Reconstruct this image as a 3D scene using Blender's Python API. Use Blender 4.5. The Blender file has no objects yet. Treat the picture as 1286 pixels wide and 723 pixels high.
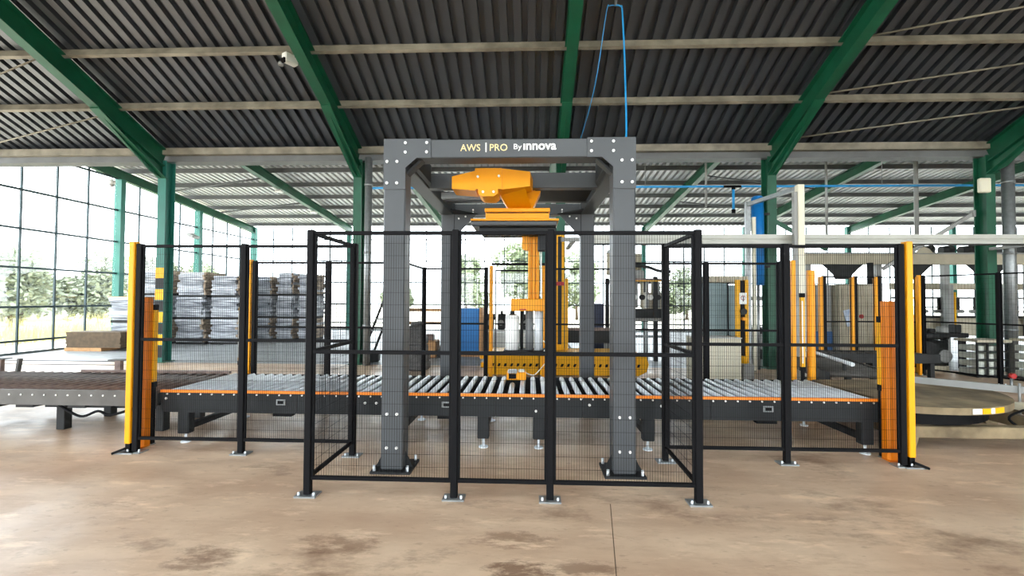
import bpy, math, random
from mathutils import Vector, Matrix
R = random.Random(7)
scene = bpy.context.scene
COL = scene.collection

# ---------------------------------------------------------------- camera, sky, sun, exposure
CAM_H, YAW, PITCH, ROLL, FPX = 1.5543, .0386, .0245, .0049, 575.0
fw = Vector((-math.sin(YAW) * math.cos(PITCH), math.cos(YAW) * math.cos(PITCH), math.sin(PITCH)))
rt = Vector((math.cos(YAW), math.sin(YAW), 0))
up = rt.cross(fw)
r2 = rt * math.cos(ROLL) + up * math.sin(ROLL)
u2 = up * math.cos(ROLL) - rt * math.sin(ROLL)
cd = bpy.data.cameras.new('camera')
cam = bpy.data.objects.new('camera', cd)
COL.objects.link(cam)
cam.matrix_world = Matrix(((r2.x, u2.x, -fw.x, 0), (r2.y, u2.y, -fw.y, 0), (r2.z, u2.z, -fw.z, CAM_H), (0, 0, 0, 1)))
cd.sensor_fit = 'HORIZONTAL'
cd.sensor_width = 36
cd.lens = 36 * FPX / 1286
cd.clip_end = 500
scene.camera = cam

world = bpy.data.worlds.new('overcast_sky')
scene.world = world
world.use_nodes = True
bg = world.node_tree.nodes['Background']
bg.inputs[0].default_value = (.88, .94, 1, 1)
bg.inputs[1].default_value = 5.0

vs = scene.view_settings
vs.view_transform = 'Standard'
vs.look = 'None'
vs.exposure = 1.0
vs.gamma = 1
vs.use_curve_mapping = False

# ---------------------------------------------------------------- materials
def lin(c):
    return tuple(((v / 255) / 12.92 if v <= 10 else ((v / 255 + .055) / 1.055) ** 2.4) for v in c)

def mat(name, rgb, rough=.5, metal=0, var=0, scale=6, rgb2=None, bump=0, bscale=None, stretch=None, spec=.5):
    m = bpy.data.materials.new(name)
    m.use_nodes = True
    nt = m.node_tree
    b = nt.nodes['Principled BSDF']
    c = lin(rgb)
    b.inputs['Base Color'].default_value = (*c, 1)
    b.inputs['Roughness'].default_value = rough
    b.inputs['Metallic'].default_value = metal
    b.inputs['Specular IOR Level'].default_value = spec
    if var or rgb2 or bump:
        tc = nt.nodes.new('ShaderNodeTexCoord')
        mp = nt.nodes.new('ShaderNodeMapping')
        if stretch:
            mp.inputs['Scale'].default_value = stretch
        nt.links.new(tc.outputs['Object'], mp.inputs[0])
        n = nt.nodes.new('ShaderNodeTexNoise')
        n.inputs['Scale'].default_value = scale
        n.inputs['Detail'].default_value = 5
        nt.links.new(mp.outputs[0], n.inputs['Vector'])
        if var or rgb2:
            r = nt.nodes.new('ShaderNodeValToRGB')
            r.color_ramp.elements[0].position = .35
            r.color_ramp.elements[1].position = .68
            c2 = lin(rgb2) if rgb2 else tuple(v * (1 - var) for v in c)
            r.color_ramp.elements[0].color = (*c2, 1)
            r.color_ramp.elements[1].color = (*c, 1)
            nt.links.new(n.outputs[0], r.inputs[0])
            nt.links.new(r.outputs[0], b.inputs['Base Color'])
        if bump:
            n2 = n
            if bscale:
                n2 = nt.nodes.new('ShaderNodeTexNoise')
                n2.inputs['Scale'].default_value = bscale
                nt.links.new(mp.outputs[0], n2.inputs['Vector'])
            bp = nt.nodes.new('ShaderNodeBump')
            bp.inputs['Strength'].default_value = bump
            bp.inputs['Distance'].default_value = .02
            nt.links.new(n2.outputs[0], bp.inputs['Height'])
            nt.links.new(bp.outputs[0], b.inputs['Normal'])
    return m

def glass_mat():
    m = bpy.data.materials.new('clear_glass')
    m.use_nodes = True
    nt = m.node_tree
    nt.nodes.remove(nt.nodes['Principled BSDF'])
    t = nt.nodes.new('ShaderNodeBsdfTransparent')
    t.inputs[0].default_value = (.97, .985, .98, 1)
    g = nt.nodes.new('ShaderNodeBsdfGlossy')
    g.inputs['Roughness'].default_value = .03
    mx = nt.nodes.new('ShaderNodeMixShader')
    mx.inputs[0].default_value = .05
    nt.links.new(t.outputs[0], mx.inputs[1])
    nt.links.new(g.outputs[0], mx.inputs[2])
    nt.links.new(mx.outputs[0], nt.nodes['Material Output'].inputs[0])
    return m

def concrete(name, base, dark, stain, rough, stain_amt, spots=()):
    m = bpy.data.materials.new(name)
    m.use_nodes = True
    nt = m.node_tree
    N, L = nt.nodes.new, nt.links.new
    b = nt.nodes['Principled BSDF']
    tc = N('ShaderNodeTexCoord')
    def noise(sc, det=6, st=None, rough_=.55, off=(0, 0, 0)):
        mp = N('ShaderNodeMapping')
        mp.inputs['Location'].default_value = off
        if st:
            mp.inputs['Scale'].default_value = st
        L(tc.outputs['Object'], mp.inputs[0])
        n = N('ShaderNodeTexNoise')
        n.inputs['Scale'].default_value = sc
        n.inputs['Detail'].default_value = det
        n.inputs['Roughness'].default_value = rough_
        L(mp.outputs[0], n.inputs['Vector'])
        return n
    def ramp(n, p0, p1, c0=(0, 0, 0, 1), c1=(1, 1, 1, 1)):
        r = N('ShaderNodeValToRGB')
        r.color_ramp.elements[0].position = p0
        r.color_ramp.elements[1].position = p1
        r.color_ramp.elements[0].color = c0
        r.color_ramp.elements[1].color = c1
        L(n.outputs[0], r.inputs[0])
        return r
    def mix(fac, a, bcol, f=1.0):
        x = N('ShaderNodeMix')
        x.data_type = 'RGBA'
        if f != 1.0:
            mm = N('ShaderNodeMath'); mm.operation = 'MULTIPLY'; mm.inputs[1].default_value = f
            L(fac.outputs[0], mm.inputs[0]); L(mm.outputs[0], x.inputs[0])
        else:
            L(fac.outputs[0], x.inputs[0])
        if hasattr(a, 'outputs'):
            L(a.outputs[2] if a.bl_idname == 'ShaderNodeMix' else a.outputs[0], x.inputs[6])
        else:
            x.inputs[6].default_value = a
        x.inputs[7].default_value = bcol
        return x
    base_r = ramp(noise(.9, 8, (1, 1.6, 1)), .3, .7, (*lin(dark), 1), (*lin(base), 1))
    drag = ramp(noise(1.1, 5, (.35, 3.2, 1), off=(3, 1, 0)), .52, .72)
    a = mix(drag, base_r, (*lin(dark), 1), .55)
    mid = ramp(noise(4.5, 9, (.5, 1.5, 1), .72, (7, 1, 0)), .49, .60)
    a = mix(mid, a, (*lin(dark), 1), .5)
    st = ramp(noise(.75, 7, (.8, 1.5, 1), .7, (5.3, 2.2, 0)), .57, .70)
    a = mix(st, a, (*lin(stain), 1), stain_amt)
    for (px_, py_, sx_, sy_, amt) in spots:
        mp = N('ShaderNodeMapping')
        mp.vector_type = 'POINT'
        mp.inputs['Location'].default_value = (-px_ * sx_, -py_ * sy_, 0)
        mp.inputs['Scale'].default_value = (sx_, sy_, 1)
        L(tc.outputs['Object'], mp.inputs[0])
        gr = N('ShaderNodeTexGradient'); gr.gradient_type = 'SPHERICAL'
        L(mp.outputs[0], gr.inputs[0])
        nn = noise(7, 9, (.7, 1.5, 1), .75, (px_, 4, 0))
        ml = N('ShaderNodeMath'); ml.operation = 'MULTIPLY'
        L(gr.outputs[0], ml.inputs[0]); L(nn.outputs[0], ml.inputs[1])
        a = mix(ramp(ml, .33, .42), a, (*lin(stain), 1), amt)
    sp = ramp(noise(16, 5, (.6, 1.4, 1), off=(1, 7, 0)), .62, .70)
    a = mix(sp, a, (*lin(stain), 1), .35 * stain_amt)
    pale = ramp(noise(3.4, 8, (.5, 1.6, 1), .7, off=(9, 3, 0)), .55, .66)
    a = mix(pale, a, (*[min(1, v * 1.18) for v in lin(base)], 1), .6)
    L(a.outputs[2], b.inputs['Base Color'])
    rr = ramp(noise(1.7, 4, off=(2, 8, 0)), .3, .7, (rough - .12,) * 3 + (1,), (rough + .15,) * 3 + (1,))
    L(rr.outputs[0], b.inputs['Roughness'])
    bp = N('ShaderNodeBump')
    bp.inputs['Strength'].default_value = .12
    bp.inputs['Distance'].default_value = .01
    L(noise(14, 5).outputs[0], bp.inputs['Height'])
    L(bp.outputs[0], b.inputs['Normal'])
    return m

M = dict(
    gantry=mat('graphite_painted_steel', (72, 75, 77), .45, .0, .10, 3, spec=.35),
    black=mat('black_powder_coat', (12, 12, 14), .6, 0, .1, 8, spec=.12),
    machine=mat('anthracite_plate', (40, 42, 43), .5, .0, .15, 4, spec=.2),
    darkm=mat('dark_machine_steel', (42, 43, 42), .55, .0, .4, 5, spec=.25),
    orange=mat('orange_paint', (240, 157, 0), .42, 0, .08, 3, spec=.3),
    yellow=mat('yellow_paint', (242, 176, 0), .45, 0, .15, 4, spec=.3),
    guard=mat('deep_orange_paint', (226, 126, 0), .42, 0, .1, 3, spec=.3),
    strip=mat('orange_edge_strip', (244, 134, 8), .45, 0, .08, 6),
    zinc=mat('zinc_roller_steel', (234, 239, 243), .32, .1, .12, 10),
    galv=mat('galvanised_steel', (150, 154, 154), .4, .6, .2, 14),
    bolt=mat('bright_bolt', (225, 225, 220), .35, .4),
    green=mat('green_paint', (8, 86, 58), .5, 0, .3, 3),
    teal=mat('teal_and_lit_green_paint', (30, 108, 94), .5, 0, .12, 3),  # also stands in for sky-lit green paint on the striped column
    purlin=mat('dusty_purlin', (142, 136, 120), .6, 0, 0, 3, (106, 100, 86)),
    purlin_g=mat('grey_purlin', (104, 106, 106), .6, .1, .2, 3),
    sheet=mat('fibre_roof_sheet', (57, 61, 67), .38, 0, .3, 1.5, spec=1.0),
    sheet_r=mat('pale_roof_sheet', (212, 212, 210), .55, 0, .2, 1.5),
    wframe=mat('window_bar_steel', (44, 62, 66), .5, .2),
    glass=glass_mat(),
    floor=concrete('dusty_concrete', (224, 197, 167), (182, 150, 123), (106, 72, 50), .42, .8, ((-.05, 2.65, 1.6, 2.6, .8), (.35, 2.7, 1.8, 4, .6), (-1.95, 2.7, 1.6, 2.4, .6), (-.1, 3.0, 1.2, 3, .5), (-1.2, 2.9, 1.2, 2.6, .5))),
    floor_r=concrete('grey_concrete', (164, 168, 170), (138, 141, 142), (112, 110, 104), .45, .35),
    ground=mat('dry_ground', (214, 206, 188), .9, 0, .15, .3),
    clad=mat('wall_cladding', (150, 148, 140), .7, 0, .15, 1),
    rust=mat('rusty_roller', (128, 106, 95), .4, .1, 0, 7, (82, 64, 56)),
    rustp=mat('worn_grey_plate', (90, 87, 82), .6, .0, 0, 3, (70, 67, 62)),
    white=mat('white_plastic', (232, 232, 226), .45),
    cream=mat('cream_paint', (226, 220, 196), .5, 0, .06, 5),
    film=mat('stretch_film', (250, 250, 246), .3, 0, .05, 3),
    filmg=mat('grey_rubber_roller', (120, 122, 122), .5, .1, .15, 6),
    blue=mat('blue_paint', (20, 118, 190), .4, 0, .12, 4),
    bluep=mat('blue_hose', (40, 150, 215), .45),
    cab=mat('grey_green_cabinet', (126, 146, 148), .5, .1, .12, 2),
    grey=mat('grey_machine_paint', (150, 150, 146), .55, .1, .2, 3),
    beige=mat('beige_machine_paint', (190, 180, 156), .6, 0, .2, 3),
    wood=mat('pale_timber', (196, 148, 98), .7, 0, .3, 8, None, .1),
    brown=mat('brown_board', (96, 78, 56), .8, 0, .35, 9),
    paper=mat('bale_wrap', (220, 224, 230), .55, 0, 0, 2.2, (92, 97, 106), .25, 12, (.7, .7, 9)),
    paperb=mat('bale_brown_paper', (190, 168, 142), .7, 0, 0, 2.5, (112, 98, 86), .2, 12, (.8, .8, 9)),
    dirt=mat('mud_covered_steel', (150, 132, 100), .8, 0, 0, 3, (96, 82, 60), .3, 10),
    red=mat('red_paint', (168, 34, 30), .5),
    gold=mat('gold_print', (244, 214, 150), .5),
    leaf=mat('leaf_green', (150, 162, 126), .7, 0, .4, 2),
    leafd=mat('leaf_olive', (142, 150, 124), .7, 0, .4, 2),
    bark=mat('bark', (100, 84, 66), .9, 0, .3, 8),
    straw=mat('dry_grass_stalk', (214, 206, 140), .8, 0, .25, 2),
    bag=mat('grey_sack', (120, 120, 118), .8, 0, .4, 6, None, .4, 10),
    block=mat('pale_block', (206, 210, 196), .7, 0, .3, 5),
)

# ---------------------------------------------------------------- mesh builder
class MB:
    def __init__(self):
        self.v, self.f, self.s = [], [], []

    def add(self, vs, fs, smooth=False):
        o = len(self.v)
        self.v += [tuple(p) for p in vs]
        self.f += [tuple(i + o for i in f) for f in fs]
        self.s += [smooth] * len(fs)
        return self

    def box(self, x0, x1, y0, y1, z0, z1, c=0):
        if c <= 0:
            vs = [(x, y, z) for z in (z0, z1) for y in (y0, y1) for x in (x0, x1)]
            return self.add(vs, [(0, 2, 3, 1), (4, 5, 7, 6), (0, 1, 5, 4), (2, 6, 7, 3), (0, 4, 6, 2), (1, 3, 7, 5)])
        cx, cy, cz = (x0 + x1) / 2, (y0 + y1) / 2, (z0 + z1) / 2
        return self.obox((cx, cy, cz), ((1, 0, 0), (0, 1, 0), (0, 0, 1)), ((x1 - x0) / 2, (y1 - y0) / 2, (z1 - z0) / 2), c)

    def obox(self, ctr, ax, h, c=0):
        C = Vector(ctr)
        A = [Vector(a) for a in ax]
        P = lambda a, b, d: C + A[0] * a + A[1] * b + A[2] * d
        if c <= 0:
            vs = [P(x, y, z) for z in (-h[2], h[2]) for y in (-h[1], h[1]) for x in (-h[0], h[0])]
            return self.add(vs, [(0, 2, 3, 1), (4, 5, 7, 6), (0, 1, 5, 4), (2, 6, 7, 3), (0, 4, 6, 2), (1, 3, 7, 5)])
        c = min(c, min(h) * .49)
        vs, idx = [], {}
        for sx in (-1, 1):
            for sy in (-1, 1):
                for sz in (-1, 1):
                    for k in range(3):
                        q = [sx * (h[0] - c), sy * (h[1] - c), sz * (h[2] - c)]
                        q[k] = (sx, sy, sz)[k] * h[k]
                        idx[(sx, sy, sz, k)] = len(vs)
                        vs.append(P(*q))
        fs = []
        for k in range(3):
            a, b = (k + 1) % 3, (k + 2) % 3
            for s in (-1, 1):
                def key(sa, sb):
                    t = [0, 0, 0]; t[k] = s; t[a] = sa; t[b] = sb
                    return idx[(*t, k)]
                q = [key(-1, -1), key(1, -1), key(1, 1), key(-1, 1)]
                fs.append(q if s > 0 else q[::-1])
            for sa in (-1, 1):
                for sb in (-1, 1):
                    def kk(s, face):
                        t = [0, 0, 0]; t[k] = s; t[a] = sa; t[b] = sb
                        return idx[(*t, face)]
                    q = [kk(-1, a), kk(1, a), kk(1, b), kk(-1, b)]
                    fs.append(q if sa * sb > 0 else q[::-1])
        for sx in (-1, 1):
            for sy in (-1, 1):
                for sz in (-1, 1):
                    q = [idx[(sx, sy, sz, k)] for k in range(3)]
                    fs.append(q if sx * sy * sz > 0 else q[::-1])
        return self.add(vs, fs)

    def bar(self, p0, p1, w, h, c=0, upv=(0, 0, 1)):
        p0, p1 = Vector(p0), Vector(p1)
        d = (p1 - p0)
        l = d.length
        d.normalize()
        u = Vector(upv)
        if abs(d.dot(u)) > .98:
            u = Vector((0, 1, 0))
        s = d.cross(u).normalized()
        u = s.cross(d)
        return self.obox((p0 + p1) / 2, (d, s * -1, u), (l / 2, w / 2, h / 2), c)

    def ibeam(self, p0, p1, w, h, t=.018, upv=(0, 0, 1)):
        p0, p1 = Vector(p0), Vector(p1)
        d = (p1 - p0).normalized()
        u = Vector(upv)
        if abs(d.dot(u)) > .98:
            u = Vector((0, 1, 0))
        s = d.cross(u).normalized()
        u = s.cross(d)
        o = u * (h / 2 - t / 2)
        self.bar(p0 + o, p1 + o, w, t, 0, upv if abs(d.dot(Vector(upv))) <= .98 else (0, 1, 0))
        self.bar(p0 - o, p1 - o, w, t, 0, upv if abs(d.dot(Vector(upv))) <= .98 else (0, 1, 0))
        self.bar(p0, p1, t, h - 2 * t, 0, upv if abs(d.dot(Vector(upv))) <= .98 else (0, 1, 0))
        return self

    def cyl(self, p0, p1, r0, r1=None, n=14, cap=True):
        r1 = r0 if r1 is None else r1
        p0, p1 = Vector(p0), Vector(p1)
        d = (p1 - p0).normalized()
        a = d.orthogonal().normalized()
        b = d.cross(a)
        vs = []
        for p, r in ((p0, r0), (p1, r1)):
            for i in range(n):
                t = 2 * math.pi * i / n
                vs.append(p + a * (r * math.cos(t)) + b * (r * math.sin(t)))
        self.add(vs, [(i, (i + 1) % n, n + (i + 1) % n, n + i) for i in range(n)], True)
        if cap:
            o = len(self.v) - 2 * n
            self.f += [tuple(o + i for i in range(n))[::-1], tuple(o + n + i for i in range(n))]
            self.s += [False, False]
        return self

    def tube(self, pts, r, n=8):
        pts = [Vector(p) for p in pts]
        vs = []
        a = None
        for i, p in enumerate(pts):
            d = (pts[min(i + 1, len(pts) - 1)] - pts[max(i - 1, 0)]).normalized()
            a = d.orthogonal().normalized() if a is None else (a - d * a.dot(d)).normalized()
            b = d.cross(a)
            for k in range(n):
                t = 2 * math.pi * k / n
                vs.append(p + a * (r * math.cos(t)) + b * (r * math.sin(t)))
        fs = []
        for i in range(len(pts) - 1):
            for k in range(n):
                fs.append((i * n + k, i * n + (k + 1) % n, (i + 1) * n + (k + 1) % n, (i + 1) * n + k))
        return self.add(vs, fs, True)

    def prism(self, poly, axis, a0, a1):
        """poly: 2-D points; axis 'x','y','z' is the extrusion axis"""
        def P(p, a):
            return {'x': (a, p[0], p[1]), 'y': (p[0], a, p[1]), 'z': (p[0], p[1], a)}[axis]
        n = len(poly)
        ar = sum(poly[i][0] * poly[(i + 1) % n][1] - poly[(i + 1) % n][0] * poly[i][1] for i in range(n))
        if (ar < 0) != (axis == 'y'):
            poly = poly[::-1]
        vs = [P(p, a0) for p in poly] + [P(p, a1) for p in poly]
        return self.add(vs, [tuple(range(n))[::-1], tuple(range(n, 2 * n))] + [(i, (i + 1) % n, n + (i + 1) % n, n + i) for i in range(n)])

    def mesh(self, name, off=(0, 0, 0)):
        me = bpy.data.meshes.new(name)
        me.from_pydata([(p[0] - off[0], p[1] - off[1], p[2] - off[2]) for p in self.v], [], self.f)
        me.polygons.foreach_set('use_smooth', self.s)
        me.update()
        return me

    def build(self, name, m, parent=None, root=None):
        off = world_loc(parent) if parent else (0, 0, 0)
        me = self.mesh(name, off)
        me.materials.append(M[m] if isinstance(m, str) else m)
        o = bpy.data.objects.new(name, me)
        COL.objects.link(o)
        if parent:
            o.parent = parent
        return o

def world_loc(o):
    v = Vector((0, 0, 0))
    while o:
        v += o.location
        o = o.parent
    return v

def put(name, me, m, parent, loc, scale=None, rotz=0):
    """link an object that shares mesh data, at a world location"""
    if not me.materials:
        me.materials.append(M[m])
    o = bpy.data.objects.new(name, me)
    COL.objects.link(o)
    if parent:
        o.parent = parent
        o.location = Vector(loc) - world_loc(parent)
    else:
        o.location = loc
    if scale:
        o.scale = scale
    if rotz:
        o.rotation_euler[2] = rotz
    return o

def tag(o, label, cat, group=None, kind=None):
    if label:
        o['label'] = label
    if cat:
        o['category'] = cat
    if group:
        o['group'] = group
    if kind:
        o['kind'] = kind
    return o

def thing(name, label, cat, loc, group=None):
    o = bpy.data.objects.new(name, None)
    o.empty_display_size = .1
    COL.objects.link(o)
    o.location = loc
    return tag(o, label, cat, group)

def struct(name, loc=(0, 0, 0), label=None):
    o = bpy.data.objects.new(name, None)
    COL.objects.link(o)
    o.location = loc
    return tag(o, label, None, None, 'structure')

# ================================================================= THE BUILDING
XL, XR = -13.8, 24.83
BAY = 4.83
GRID = [-8.88, -4.09, .72, 5.54, 10.36]
YC = 10.8                      # column row between the two halls
YF = 22.4                      # rear glazed wall
SL = .42                       # pitch of the front roof
zn = lambda y: 5.2 + SL * (YC - y)             # front roof sheet
zf = lambda y: 6.04 - .0975 * (y - 14.2)       # rear roof sheet

f = MB().box(XL, XR, -YC, YC - .12, -.25, 0).build('floor', 'floor')
tag(f, 'tan dusty concrete floor with brown stains in front of the machine', None, None, 'structure')
f = MB().box(XL, XR, YC - .12, YF, -.25, -.003).build('floor_rear', 'floor_r')
tag(f, 'pale grey concrete floor of the rear hall', None, None, 'structure')
f0 = f
g = MB().box(-120, 120, -60, 160, -.6, -.26).build('ground', 'ground')
tag(g, 'pale sunlit ground outside the glazed walls', None, None, 'structure')
MB().bar((.62, 3.55, .0006), (.42, 2.1, .0006), .006, .001).build('saw_cut', 'brown', bpy.data.objects['floor'])
# ---- ceiling of the front hall
ceil = struct('ceiling', (0, 0, 0), 'dark corrugated sheet roof of the front hall')
def sheet_mesh(name, pitch, n, depth, y0, y1, zfun):
    prof = []
    for i in range(n):
        x = i * pitch
        prof += [(x, 0), (x + .54 * pitch, 0), (x + .58 * pitch, depth), (x + .96 * pitch, depth)]
    prof.append((n * pitch, 0))
    vs = [(x, y0, zfun(y0) + z) for x, z in prof] + [(x, y1, zfun(y1) + z) for x, z in prof]
    k = len(prof)
    mb = MB().add(vs, [(i, i + 1, k + i + 1, k + i) for i in range(k - 1)])
    # a thin upper skin so that the sheet has thickness
    mb.add([(x, y, z + .008) for x, y, z in vs], [(i, k + i, k + i + 1, i + 1) for i in range(k - 1)])
    return mb.mesh(name)
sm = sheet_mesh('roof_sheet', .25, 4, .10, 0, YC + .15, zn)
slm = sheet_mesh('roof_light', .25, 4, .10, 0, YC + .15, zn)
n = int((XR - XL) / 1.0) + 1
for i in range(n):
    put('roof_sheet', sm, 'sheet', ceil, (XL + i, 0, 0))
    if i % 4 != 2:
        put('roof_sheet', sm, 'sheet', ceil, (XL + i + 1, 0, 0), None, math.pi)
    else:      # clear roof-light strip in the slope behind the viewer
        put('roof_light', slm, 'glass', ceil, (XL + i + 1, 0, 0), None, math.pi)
for k in range(9):
    y = 9.48 - 1.21 * k
    for s in ((1, -1) if k > 1 else (1,)):
        MB().obox(((XL + XR) / 2, s * y, zn(y) - .085), ((1, 0, 0), (0, .922, -s * .387), (0, s * .387, .922)), ((XR - XL) / 2, .035, .075)).build('purlin', 'purlin', ceil)
MB().box(XL, XR, YC - .17, YC - .05, 5.0, 5.16).build('purlin', 'purlin', ceil)
# valley gutter beam
MB().prism([(YC - .04, 5.02), (YC - .04, 4.86), (YC + .30, 4.86), (YC + .30, 5.02), (YC + .27, 5.02), (YC + .27, 4.9), (YC, 4.9), (YC, 5.02)], 'x', XL, XR).build('gutter', 'purlin_g', ceil)
# lap screws along the eave purlin are too small; bracing rods in the right and left bays
for a, b in (((5.88, 8.01, 6.12), (10.3, 7.1, 6.52)), ((5.72, 9.17, 5.63), (10.3, 8.33, 5.99)), ((5.89, 10.3, 5.16), (10.3, 9.47, 5.51)),
             ((-13.7, 10.5, 5.07), (-9.2, 9.47, 5.5)), ((-13.7, 9.4, 5.53), (-9.2, 8.15, 6.06))):
    MB().cyl(a, b, .018, n=6).build('brace_rod', 'purlin', ceil)

RL = {-8.88: 'green roof beam of the dark front roof, meeting the striped column',
      -4.09: 'green roof beam of the dark front roof with a white camera fixed to it',
      .72: 'green roof beam of the dark front roof running above the gantry lettering',
      5.54: 'green roof beam of the dark front roof, meeting the column beside the blue cylinder',
      10.36: 'green roof beam of the dark front roof, meeting the column with the cream box'}
RT = {}
for x in GRID:
    t = thing('roof_rafter', RL[x], 'roof beam', (x, YC, 4.4), 'green roof beams of the front hall')
    RT[x] = t
    y1 = 1.0
    MB().ibeam((x, YC - .12, zn(YC - .12) - .36), (x, y1, zn(y1) - .36), .2, .4, .02).build('beam', 'green', t)
    # haunch over the column: a web plate and a sloping lower flange
    MB().prism([(YC - .12, 4.80), (YC - .12, 4.42), (YC - .5, 4.5), (YC - 1.9, zn(YC - 1.9) - .58)], 'x', x - .01, x + .01).build('haunch_web', 'green', t)
    MB().bar((x, YC - .12, 4.42), (x, YC - 1.9, zn(YC - 1.9) - .59), .2, .02).build('haunch_flange', 'green', t)
    for k in range(7):
        y = 9.48 - 1.21 * k
        MB().box(x - .16, x + .16, y - .01, y + .01, zn(y) - .17, zn(y) - .05).build('cleat', 'purlin_g', t)
# white camera on the second roof beam
t = thing('security_camera', 'white box camera fixed under the green roof beam at top', 'camera', (-4.55, 8.3, 5.75))
MB().obox((-4.5, 8.3, 6.02), ((.87, -.5, 0), (.5, .87, 0), (0, 0, 1)), (.07, .13, .09), .02).build('housing', 'white', t)
MB().obox((-4.56, 8.17, 5.94), ((.87, -.5, 0), (.5, .87, 0), (0, 0, 1)), (.05, .02, .05), .01).build('lens_window', 'black', t)
MB().cyl((-4.62, 8.2, 5.86), (-4.62, 8.2, 5.92), .05, .04).build('sensor', 'grey', t)
MB().bar((-4.45, 8.32, 6.08), (-4.1, 8.36, 6.08), .04, .04).build('bracket', 'grey', t)

# ---- ceiling of the rear hall
ceil2 = struct('ceiling_rear', (0, 0, 0), 'pale corrugated sheet roof of the rear hall')
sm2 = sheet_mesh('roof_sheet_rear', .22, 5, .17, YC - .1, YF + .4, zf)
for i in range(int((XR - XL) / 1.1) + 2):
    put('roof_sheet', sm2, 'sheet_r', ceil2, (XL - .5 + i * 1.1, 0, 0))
for k in range(9):
    y = 10.9 + 1.4 * k
    MB().box(XL - .5, XR, y - .03, y + .03, zf(y) - .15, zf(y) - .004).build('purlin', 'purlin_g', ceil2)
for k in range(3):
    MB().cyl((-13.6, 14.0 + 2.8 * k, zf(14 + 2.8 * k) - .2), (-9.1, 12.6 + 2.8 * k, zf(12.6 + 2.8 * k) - .2), .03, n=6).build('brace_rod', 'purlin_g', ceil2)
    MB().cyl((10.2, 14.0 + 2.8 * k, zf(14 + 2.8 * k) - .2), (5.7, 12.6 + 2.8 * k, zf(12.6 + 2.8 * k) - .2), .02, n=6).build('brace_rod', 'purlin_g', ceil2)
# step between the two roofs
s = MB().box(XL, XR, YC + .32, YC + .36, 5.0, 6.4).build('wall_step', 'clad')
tag(s, 'cladding strip closing the step between the two roofs', None, None, 'structure')
RL2 = {XL: 'green roof beam of the rear roof along the glazed side wall', -8.88: 'green roof beam of the rear roof above the paper bales',
       -4.09: 'green roof beam of the rear roof partly hidden by the gantry post', 5.54: 'green roof beam of the pale rear roof crossing the blue air pipe',
       10.36: 'green roof beam of the rear roof passing behind the pale upright post', 15.19: 'green roof beam of the rear roof passing behind the cream box column'}
for x in [XL] + GRID + [15.19]:
    lab = RL2.get(x, 'green roof beam of the rear roof mostly hidden behind the gantry')
    t = thing('roof_rafter', lab, 'roof beam', (x, YF, 4.7), 'green roof beams of the rear hall')
    MB().ibeam((x, YC + .4, zf(YC + .4) - .31), (x, YF, zf(YF) - .31), .18, .3, .018).build('beam', 'green', t)
    for k in range(3, 9):
        y = 10.9 + 1.4 * k
        MB().box(x - .13, x + .13, y - .008, y + .008, zf(y) - .16, zf(y) - .06).build('cleat', 'purlin_g', t)

# ---- columns of the middle row
CLAB = {-8.88: 'green steel column with yellow and black hazard bands by the paper bales',
        -4.09: 'green steel column with round downpipe, beside the front fence panels',
        .72: 'green steel column mostly hidden behind the grey gantry frame',
        5.54: 'green steel column standing next to the blue vertical cylinder',
        10.36: 'green steel column with a small cream box near its top'}
for x in GRID:
    t = thing('steel_column', CLAB[x], 'column', (x, YC, 0), 'green columns between the halls')
    MB().box(x - .1, x + .1, YC - .15, YC - .13, 0, 4.86).box(x - .1, x + .1, YC + .13, YC + .15, 0, 4.86).box(x - .008, x + .008, YC - .13, YC + .13, 0, 4.86).build('shaft', 'teal' if x < -8 else 'green', t)  # striped column: bluish daylight on the green is put into its colour
    MB().box(x - .16, x + .16, YC - .2, YC + .2, 0, .02).build('base_plate', 'green', t)
    if x == -8.88:
        for k, z in enumerate((.42, .96, 1.5, 2.02)):
            MB().box(x - .102, x + .102, YC - .156, YC - .151, z, z + .25).build('yellow_band', 'yellow', t)
        for k, z in enumerate((.12, .69, 1.23, 1.77)):
            MB().box(x - .102, x + .102, YC - .155, YC - .151, z, z + (.25 if z > .2 else .28)).build('dark_band', 'machine', t)
    if x == 10.36:
        MB().box(10.0, 10.24, 10.5, 10.6, 3.98, 4.3, .02).build('cream_box', 'cream', t)
        MB().box(10.1, 10.14, 10.6, 10.66, 4.1, 4.2).build('box_bracket', 'grey', t)
for x, lab in ((-3.8, 'grey round downpipe beside the green column near the front fence'), (10.66, 'grey round downpipe beside the column with cream box')):
    t = thing('downpipe', lab, 'pipe', (x, YC - .22, 0))
    MB().cyl((x, YC - .22, 0), (x, YC - .22, 4.86), .085 if x < 0 else .11, n=18).build('pipe', 'galv', t)
    for z in (.9, 2.6, 4.2):
        MB().cyl((x, YC - .22, z), (x, YC - .22, z + .05), .095 if x < 0 else .12, n=18).build('pipe_clip', 'galv', t)

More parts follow.
